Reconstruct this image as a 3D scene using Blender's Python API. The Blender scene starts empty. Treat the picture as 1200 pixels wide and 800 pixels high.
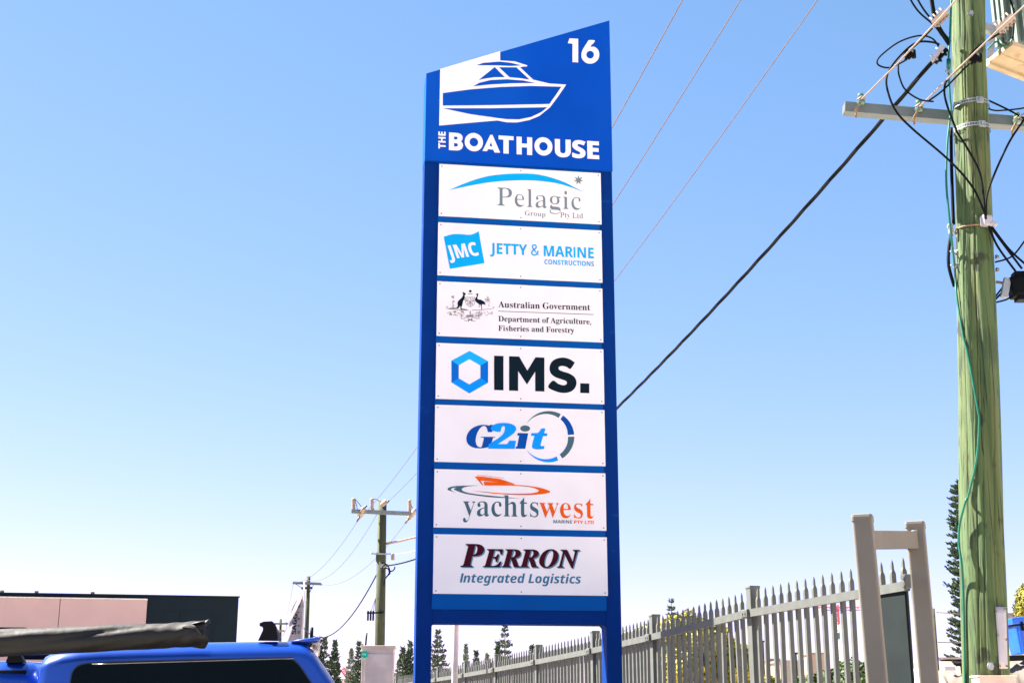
import bpy, bmesh, math, random
from mathutils import Vector, Matrix, Euler
from mathutils.geometry import tessellate_polygon
random.seed(7)
C = bpy.context.scene.collection
R = math.radians

# ------------------------------------------------------------ camera
EYE = 1.6; FPX = 1577.0; PITCH = math.atan(435/1577.0)
cam = bpy.data.cameras.new('camera'); camo = bpy.data.objects.new('camera', cam); C.objects.link(camo)
camo.location = (0, 0, EYE); camo.rotation_euler = (R(90)+PITCH, 0, 0)
cam.sensor_fit = 'HORIZONTAL'; cam.sensor_width = 36; cam.lens = FPX/1200*36
cam.clip_start = 0.05; cam.clip_end = 20000
bpy.context.scene.camera = camo

# ------------------------------------------------------------ light
SUN_AZ, SUN_EL = -71.0, 52.0
scn = bpy.context.scene
w = bpy.data.worlds.new('World'); scn.world = w; w.use_nodes = True
nt = w.node_tree; bg = nt.nodes['Background']
sky = nt.nodes.new('ShaderNodeTexSky'); sky.sky_type = 'NISHITA'; sky.sun_disc = False
sky.sun_elevation = R(SUN_EL); sky.sun_rotation = R(SUN_AZ)
sky.altitude = 10; sky.air_density = 1.0; sky.dust_density = 0.05; sky.ozone_density = 3.5
wb = nt.nodes.new('ShaderNodeMix'); wb.data_type = 'RGBA'; wb.blend_type = 'MULTIPLY'; wb.inputs[0].default_value = 1.0   # white balance of the daylight
wb.inputs[7].default_value = (1.02, .965, 1.12, 1)
sp_ = nt.nodes.new('ShaderNodeSeparateColor'); cb_ = nt.nodes.new('ShaderNodeCombineColor'); pw_ = nt.nodes.new('ShaderNodeMath'); pw_.operation = 'POWER'; pw_.inputs[1].default_value = .67
ml_ = nt.nodes.new('ShaderNodeMath'); ml_.operation = 'MULTIPLY'; ml_.inputs[1].default_value = 1.46
nt.links.new(sky.outputs[0], sp_.inputs[0]); nt.links.new(sp_.outputs[0], cb_.inputs[0]); nt.links.new(sp_.outputs[2], cb_.inputs[2])
nt.links.new(sp_.outputs[1], pw_.inputs[0]); nt.links.new(pw_.outputs[0], ml_.inputs[0]); nt.links.new(ml_.outputs[0], cb_.inputs[1])
nt.links.new(cb_.outputs[0], wb.inputs[6]); nt.links.new(wb.outputs[2], bg.inputs[0]); bg.inputs[1].default_value = 0.036
sd = bpy.data.lights.new('sun', 'SUN'); sd.energy = 5.0; sd.angle = R(0.5); sd.color = (1.0, 0.93, 0.84)
so = bpy.data.objects.new('sun', sd); C.objects.link(so)
SV = Vector((math.sin(R(SUN_AZ))*math.cos(R(SUN_EL)), math.cos(R(SUN_AZ))*math.cos(R(SUN_EL)), math.sin(R(SUN_EL))))
so.rotation_euler = SV.to_track_quat('Z', 'Y').to_euler()
scn.view_settings.view_transform = 'Standard'; scn.view_settings.look = 'None'
scn.view_settings.exposure = 2.6; scn.view_settings.gamma = 1.0
scn.cycles.max_bounces = 6

# ------------------------------------------------------------ helpers
SP, CP = math.sin(PITCH), math.cos(PITCH)
def ray(px, py):
    u = (px-600)/FPX; v = (400-py)/FPX
    return Vector((u, CP - v*SP, SP + v*CP))
def at(px, py, Y):
    """the place Y metres ahead that is seen at this point of the photograph (survey helper)"""
    d = ray(px, py); t = Y/d.y
    return Vector((d.x*t, Y, EYE + d.z*t))

def sc(c):
    return tuple(((x/255+0.055)/1.055)**2.4 if x > 10.3 else x/255/12.92 for x in c)

class MB:
    def __init__(s): s.v = []; s.f = []; s.m = []; s.sm = []
    def add(s, vs, fs, mi=0, smooth=False):
        o = len(s.v); s.v += [tuple(v) for v in vs]
        for f in fs: s.f.append([o+i for i in f]); s.m.append(mi); s.sm.append(smooth)
        return s
    def box(s, c, size, rz=0, mi=0, M=None):
        hx, hy, hz = size[0]/2, size[1]/2, size[2]/2
        vs = [Vector((x*hx, y*hy, z*hz)) for x in (-1, 1) for y in (-1, 1) for z in (-1, 1)]
        if M is not None: vs = [M @ v for v in vs]
        elif rz: m = Matrix.Rotation(rz, 3, 'Z'); vs = [m @ v for v in vs]
        c = Vector(c); vs = [v + c for v in vs]
        return s.add(vs, [(0,1,3,2),(4,6,7,5),(0,4,5,1),(2,3,7,6),(0,2,6,4),(1,5,7,3)], mi)
    def bbox(s, c, size, b=.01, rz=0, mi=0, M=None):
        """box with chamfered edges"""
        bm = bmesh.new(); bmesh.ops.create_cube(bm, size=1)
        for v in bm.verts: v.co = Vector((v.co.x*size[0], v.co.y*size[1], v.co.z*size[2]))
        bmesh.ops.bevel(bm, geom=bm.edges[:], offset=b, segments=2, affect='EDGES', profile=.6)
        m = M if M is not None else Matrix.Rotation(rz, 3, 'Z'); c = Vector(c)
        bm.verts.index_update()
        s.add([m @ v.co + c for v in bm.verts], [[v.index for v in f.verts] for f in bm.faces], mi); bm.free(); return s
    def beam(s, a, b, w, h, mi=0, up=(0,0,1)):
        a, b = Vector(a), Vector(b); d = (b-a); L = d.length; d.normalize()
        x = d.cross(Vector(up)).normalized(); z = x.cross(d)
        M = Matrix((x, d, z)).transposed()
        return s.box((a+b)/2, (w, L, h), M=M, mi=mi)
    def tube(s, pts, r, n=8, mi=0, cap=True, smooth=True):
        pts = [Vector(p) for p in pts]; N = len(pts)
        rr = r if isinstance(r, (list, tuple)) else [r]*N
        t0 = (pts[1]-pts[0]).normalized()
        nrm = t0.orthogonal().normalized(); vs = []
        for i in range(N):
            t = (pts[min(i+1, N-1)]-pts[max(i-1, 0)]).normalized()
            nrm = (nrm - t*nrm.dot(t)).normalized(); bi = t.cross(nrm)
            for k in range(n):
                a = 2*math.pi*k/n; vs.append(pts[i] + (nrm*math.cos(a)+bi*math.sin(a))*rr[i])
        fs = [(i*n+k, i*n+(k+1)%n, (i+1)*n+(k+1)%n, (i+1)*n+k) for i in range(N-1) for k in range(n)]
        s.add(vs, fs, mi, smooth)
        if cap:
            s.add(vs[:n], [tuple(range(n))[::-1]], mi); s.add(vs[-n:], [tuple(range(n))], mi)
        return s
    def prism(s, poly, y0, y1, mi=0):
        """polygon in x,z extruded along y"""
        n = len(poly)
        tri = tessellate_polygon([[Vector((p[0], p[1], 0)) for p in poly]])
        vs = [(p[0], y0, p[1]) for p in poly]+[(p[0], y1, p[1]) for p in poly]
        s.add(vs, [t for t in tri]+[(t[0]+n, t[2]+n, t[1]+n) for t in tri]+[(i, (i+1) % n, (i+1) % n+n, i+n) for i in range(n)], mi)
        return s
    def loft(s, rings, mi=0, smooth=True, cap=True):
        n = len(rings[0]); vs = [p for r in rings for p in r]
        s.add(vs, [(i*n+k, i*n+(k+1) % n, (i+1)*n+(k+1) % n, (i+1)*n+k) for i in range(len(rings)-1) for k in range(n)], mi, smooth)
        if cap: s.add(rings[0], [tuple(range(n))[::-1]], mi, smooth); s.add(rings[-1], [tuple(range(n))], mi, smooth)
        return s
    def mesh(s, name, mats, fix=True):
        me = bpy.data.meshes.new(name); me.from_pydata(s.v, [], s.f)
        for m in (mats if isinstance(mats, (list, tuple)) else [mats]): me.materials.append(m)
        me.polygons.foreach_set('material_index', s.m); me.polygons.foreach_set('use_smooth', s.sm)
        if fix:
            bm = bmesh.new(); bm.from_mesh(me); bmesh.ops.remove_doubles(bm, verts=bm.verts, dist=1e-6)
            bmesh.ops.recalc_face_normals(bm, faces=bm.faces); bm.to_mesh(me); bm.free()
        me.update(); return me

def props(o, label=None, cat=None, group=None, kind=None):
    if label: o['label'] = label
    if cat: o['category'] = cat
    if group: o['group'] = group
    if kind: o['kind'] = kind
    return o
class Thing:
    """an Empty at the thing's base with its parts as children"""
    def __init__(s, name, label, cat, loc=(0,0,0), rz=0, group=None):
        s.loc = Vector(loc); s.rz = rz
        s.o = bpy.data.objects.new(name, None); C.objects.link(s.o); s.o.location = loc; s.o.rotation_euler = (0, 0, rz)
        s.o.empty_display_size = .2
        props(s.o, label, cat, group)
        s.M = Matrix.Translation(s.loc) @ Matrix.Rotation(rz, 4, 'Z'); s.I = s.M.inverted()
    def part(s, name, mb, mats, parent=None, world=False, at=None, label=None, kind=None, fix=True):
        if isinstance(mb, MB):
            if world: mb.v = [tuple(s.I @ Vector(v)) for v in mb.v]
            me = mb.mesh(name, mats, fix)
        else: me = mb
        o = bpy.data.objects.new(name, me); C.objects.link(o); o.parent = parent or s.o
        if at is not None: o.location = at
        return props(o, label, None, None, kind)
    def loc_of(s, p): return s.I @ Vector(p)
def solo(name, mb, mats, label, cat, group=None, kind=None, base=None, fix=True):
    base = Vector(base) if base is not None else Vector((0,0,0))
    mb.v = [tuple(Vector(v)-base) for v in mb.v]
    o = bpy.data.objects.new(name, mb.mesh(name, mats, fix)); C.objects.link(o); o.location = base
    return props(o, label, cat, group, kind)
def dup(o, parent=None):
    c = o.copy(); C.objects.link(c); c.parent = parent
    for ch in list(o.children): dup(ch, c)
    return c
def spline(P, n=8):
    P = [Vector(p) for p in P]; out = []
    for i in range(len(P)-1):
        a, b, c, d = P[max(i-1, 0)], P[i], P[i+1], P[min(i+2, len(P)-1)]
        for k in range(n):
            t = k/n
            out.append(.5*((2*b)+(c-a)*t+(2*a-5*b+4*c-d)*t*t+(3*b-a-3*c+d)*t**3))
    out.append(P[-1]); return out

# ------------------------------------------------------------ materials
def mat(name, col, rough=.6, metal=0., var=.12, scale=8., bump=0., bscale=60., col2=None, coat=0., stretch=None, spec=.5, detail=4):
    m = bpy.data.materials.new(name); m.use_nodes = True; t = m.node_tree; b = t.nodes['Principled BSDF']
    b.inputs['Roughness'].default_value = rough; b.inputs['Metallic'].default_value = metal
    b.inputs['Coat Weight'].default_value = coat; b.inputs['Coat Roughness'].default_value = .05
    b.inputs['Specular IOR Level'].default_value = spec
    tc = t.nodes.new('ShaderNodeTexCoord'); mp = t.nodes.new('ShaderNodeMapping'); t.links.new(tc.outputs['Object'], mp.inputs[0])
    if stretch: mp.inputs['Scale'].default_value = stretch
    n = t.nodes.new('ShaderNodeTexNoise'); n.inputs['Scale'].default_value = scale; n.inputs['Detail'].default_value = detail
    t.links.new(mp.outputs[0], n.inputs[0])
    cr = t.nodes.new('ShaderNodeValToRGB'); t.links.new(n.outputs[0], cr.inputs[0])
    c2 = col2 or tuple(min(1, c*(1+var)) for c in col); c1 = tuple(c*(1-var) for c in col) if not col2 else col
    cr.color_ramp.elements[0].position = .35; cr.color_ramp.elements[1].position = .65
    cr.color_ramp.elements[0].color = (*c1, 1); cr.color_ramp.elements[1].color = (*c2, 1)
    t.links.new(cr.outputs[0], b.inputs['Base Color'])
    mr = t.nodes.new('ShaderNodeMapRange'); mr.inputs[3].default_value = max(.02, rough-.08); mr.inputs[4].default_value = min(1, rough+.1)
    t.links.new(n.outputs[0], mr.inputs[0]); t.links.new(mr.outputs[0], b.inputs['Roughness'])
    if bump:
        n2 = t.nodes.new('ShaderNodeTexNoise'); n2.inputs['Scale'].default_value = bscale; n2.inputs['Detail'].default_value = 3
        t.links.new(mp.outputs[0], n2.inputs[0])
        bp = t.nodes.new('ShaderNodeBump'); bp.inputs['Strength'].default_value = bump; bp.inputs['Distance'].default_value = .01
        t.links.new(n2.outputs[0], bp.inputs['Height']); t.links.new(bp.outputs[0], b.inputs['Normal'])
    m['n'] = 1
    return m
def flat(name, col, rough=.55): return mat(name, col, rough, 0, .04, 3, spec=.06)
def layer(m, col, scale, lo, hi, stretch=None, mask=1.0):
    """mix a second colour over a material through thresholded noise"""
    t = m.node_tree; b = t.nodes['Principled BSDF']; src = b.inputs['Base Color'].links[0].from_socket
    tc = t.nodes.new('ShaderNodeTexCoord'); mp = t.nodes.new('ShaderNodeMapping'); t.links.new(tc.outputs['Object'], mp.inputs[0])
    if stretch: mp.inputs['Scale'].default_value = stretch
    mp.inputs['Location'].default_value = (random.random()*9, random.random()*9, random.random()*9)
    n = t.nodes.new('ShaderNodeTexNoise'); n.inputs['Scale'].default_value = scale; n.inputs['Detail'].default_value = 6; t.links.new(mp.outputs[0], n.inputs[0])
    mr = t.nodes.new('ShaderNodeMapRange'); mr.inputs[1].default_value = lo; mr.inputs[2].default_value = hi; mr.inputs[4].default_value = mask
    t.links.new(n.outputs[0], mr.inputs[0])
    mx = t.nodes.new('ShaderNodeMix'); mx.data_type = 'RGBA'; t.links.new(mr.outputs[0], mx.inputs[0]); t.links.new(src, mx.inputs[6]); mx.inputs[7].default_value = (*col, 1)
    t.links.new(mx.outputs[2], b.inputs['Base Color']); return m

M_header = mat('header blue paint', (.0015, .062, .40), .6, 0, .05, 2, spec=.04)
M_post = mat('post blue paint', (.0005, .027, .165), .6, 0, .08, 3, .05, 40, spec=.05)
layer(M_post, (.02, .07, .22), 5, .66, .74, (1, 1, 3), .5); layer(M_header, (.004, .085, .44), 1.6, .5, .75, (1, 1, .5), .6)
M_back = mat('backing blue paint', (.0006, .076, .31), .6, 0, .06, 2, spec=.05)
M_white = mat('white sign sheet', (.84, .79, .765), .35, 0, .025, 2.5)
layer(M_white, (.70, .64, .58), 2.2, .48, .74, (1.5, 1, .8), .22)
M_print = mat('white vinyl print', (.82, .775, .75), .4, 0, .02, 3)
M_screw = mat('dark screw', (.10, .07, .06), .4, .6)
M_cyan = flat('cyan print', (.002, .36, .72)); M_grey = flat('slate print', (.17, .22, .24)); M_ink = flat('black ink print', (.003, .012, .02))
M_navy = flat('navy print', (.002, .07, .33)); M_sky = flat('light blue print', (.004, .29, .93)); M_steel = flat('slate blue print', (.06, .13, .16))
M_orange = flat('orange print', (.80, .10, .004)); M_maroon = flat('maroon print', (.055, .004, .012)); M_shadow = flat('grey blue print', (.10, .26, .36))
M_text = flat('mid blue grey print', (.055, .18, .28)); M_cream = flat('grey ornament print', (.20, .19, .20))
M_hexA = flat('hexagon mid blue', (.002, .26, .85)); M_hexB = flat('hexagon deep blue', (.002, .13, .52)); M_hexC = flat('hexagon pale blue', (.01, .40, .97))

def wood(name, c1, c2, crack):
    m = mat(name, c1, .85, 0, .2, 7, 1.0, 30, c2, stretch=(1, 1, .07), detail=10)
    layer(m, tuple(c*.5 for c in c1), 22, .50, .62, (1, 1, .05), .4)
    layer(m, tuple(c*1.3 for c in (c2[0]*1.3, c2[1]*.95, c2[2])), 12, .55, .68, (1, 1, .07), .35)
    layer(m, crack, 42, .585, .625, (1, 1, .022), .85)
    layer(m, tuple(c*.45 for c in c1), 2.6, .56, .70, (1, 1, .7), .75)
    layer(m, (.012, .016, .008), 6, .60, .66, (1, 1, .6), .8)
    return m
M_pole = wood('treated pine', (.046, .094, .028), (.078, .108, .034), (.008, .013, .006))
M_farpole = wood('weathered treated pine', (.022, .036, .012), (.05, .055, .022), (.02, .025, .015))
M_galv = mat('galvanised steel', (.24, .27, .28), .5, .35, .12, 14, .1)
M_armface = mat('galvanised crossarm', (.11, .14, .145), .6, .1, .1, 6, .15)
M_wire = mat('bare wire', (.26, .20, .155), .6, .1); M_thin = mat('bare line wire', (.10, .07, .06), .6, .2)
M_black = mat('black rubber sheath', (.002, .003, .004), .6, 0, .3, 20, spec=.08)
M_green = mat('green sheath', (.0, .10, .055), .4, 0, .15, 10); M_glass = mat('green porcelain', (.06, .15, .12), .2, 0, .2, 20, coat=.5)
M_rust = mat('rusting pin', (.22, .14, .07), .8, 0, .3, 20); M_tank = mat('transformer grey paint', (.12, .17, .145), .55, 0, .1, 5)
M_tray = mat('cream tray with rust', (.34, .275, .17), .7, 0, .1, 6); layer(M_tray, (.26, .11, .03), 6, .56, .66, (1, 1, 1), .55)
M_tin = mat('white tin plate', (.34, .33, .36), .5, 0, .06, 10, .2, 30)
M_fence = mat('fence grey paint', (.088, .093, .082), .55, 0, .08, 12); layer(M_fence, (.35, .19, .09), 9, .70, .76, None, .5)
M_gate = mat('gate post grey paint', (.165, .150, .122), .7, 0, .07, 4, spec=.2); layer(M_gate, (.2, .2, .19), 6, .66, .72, (1, 1, .4), .5)
M_plate = mat('shade darkened steel plate', (.014, .019, .019), .8, 0, .12, 5, spec=.08); layer(M_plate, (.15, .06, .03), 8, .70, .74, None, .7)  # steel darkened so the infill plate's shade is in the colour; flecks are rust
M_car = mat('blue car paint', (.002, .045, .34), .28, .25, .04, 2, coat=1.0)
M_carglass = mat('dark tinted glass', (.003, .005, .006), .12, 0, .1, 2, spec=.08); M_plastic = mat('black plastic', (.002, .002, .003), .5, 0, .2, 12, spec=.15)
M_seal = mat('window seal', (.01, .01, .012), .5); M_chrome = mat('polished strip', (.3, .27, .24), .2, .9)
M_bag = mat('brown black vinyl', (.008, .006, .003), .58, 0, .35, 6, .25, 20, spec=.4)
M_tyre = mat('tyre rubber', (.02, .02, .02), .8); M_rim = mat('alloy rim', (.4, .4, .42), .3, .8); M_lamp = mat('red lens', (.35, .01, .01), .15); M_clear = mat('clear lens', (.55, .5, .4), .15)
M_pink = mat('pale pink render', (.50, .335, .31), .8, 0, .03, 1.2); M_char = mat('charcoal cladding', (.008, .015, .021), .7, 0, .06, 1.5, spec=.1); M_flash = mat('pale flashing', (.7, .66, .62), .5)
M_cab = mat('beige cabinet paint', (.62, .48, .39), .6, 0, .12, 6); M_stick = flat('green sticker', (.0, .50, .27))
M_flag = mat('pale flag cloth', (.25, .23, .27), .8, 0, .06, 4); M_polew = mat('off white pole paint', (.55, .46, .44), .5)
M_grass = mat('dry verge grass', (.20, .19, .09), .95, 0, .3, 3, .5, 40); M_ground = mat('pale sandy ground', (.52, .43, .345), .95, 0, .12, .4, .3, 30)
M_road = mat('asphalt', (.055, .055, .057), .9, 0, .2, 40, .4, 120); M_conc = mat('concrete', (.38, .36, .33), .85, 0, .1, 4, .2, 50); M_line = mat('road paint', (.75, .75, .72), .7)
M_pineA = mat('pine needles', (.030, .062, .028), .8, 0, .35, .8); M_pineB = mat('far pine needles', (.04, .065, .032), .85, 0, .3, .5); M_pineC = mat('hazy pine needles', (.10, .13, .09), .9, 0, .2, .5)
M_bark = mat('bark', (.06, .045, .035), .95, 0, .3, 8, .4); M_leafY = mat('yellow green leaves', (.34, .28, .010), .7, 0, .45, 2.2, col2=(.10, .12, .008)); M_leafG = mat('green leaves', (.045, .085, .018), .7, 0, .4, 3)
M_tarp = mat('grey brown tarpaulin', (.13, .105, .085), .75, 0, .1, 3, .3, 30); M_blue = mat('blue plastic', (.004, .09, .55), .35, 0, .06, 5)
M_brick = mat('brown brick', (.28, .12, .065), .85, 0, .15, 6); M_win = mat('building window glass', (.02, .025, .03), .15); M_cladB = mat('taupe cladding', (.22, .19, .17), .7); M_whiteB = mat('white render', (.72, .68, .62), .8)
M_craneR = flat('hazy crane red', (.40, .09, .12)); M_craneW = flat('crane white', (.72, .70, .70))  # the red is made pinkish, with distance haze put into the colour
M_tan = mat('tan render', (.40, .29, .21), .8)
M_bluetape = flat('blue tape', (.01, .05, .5))

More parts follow.
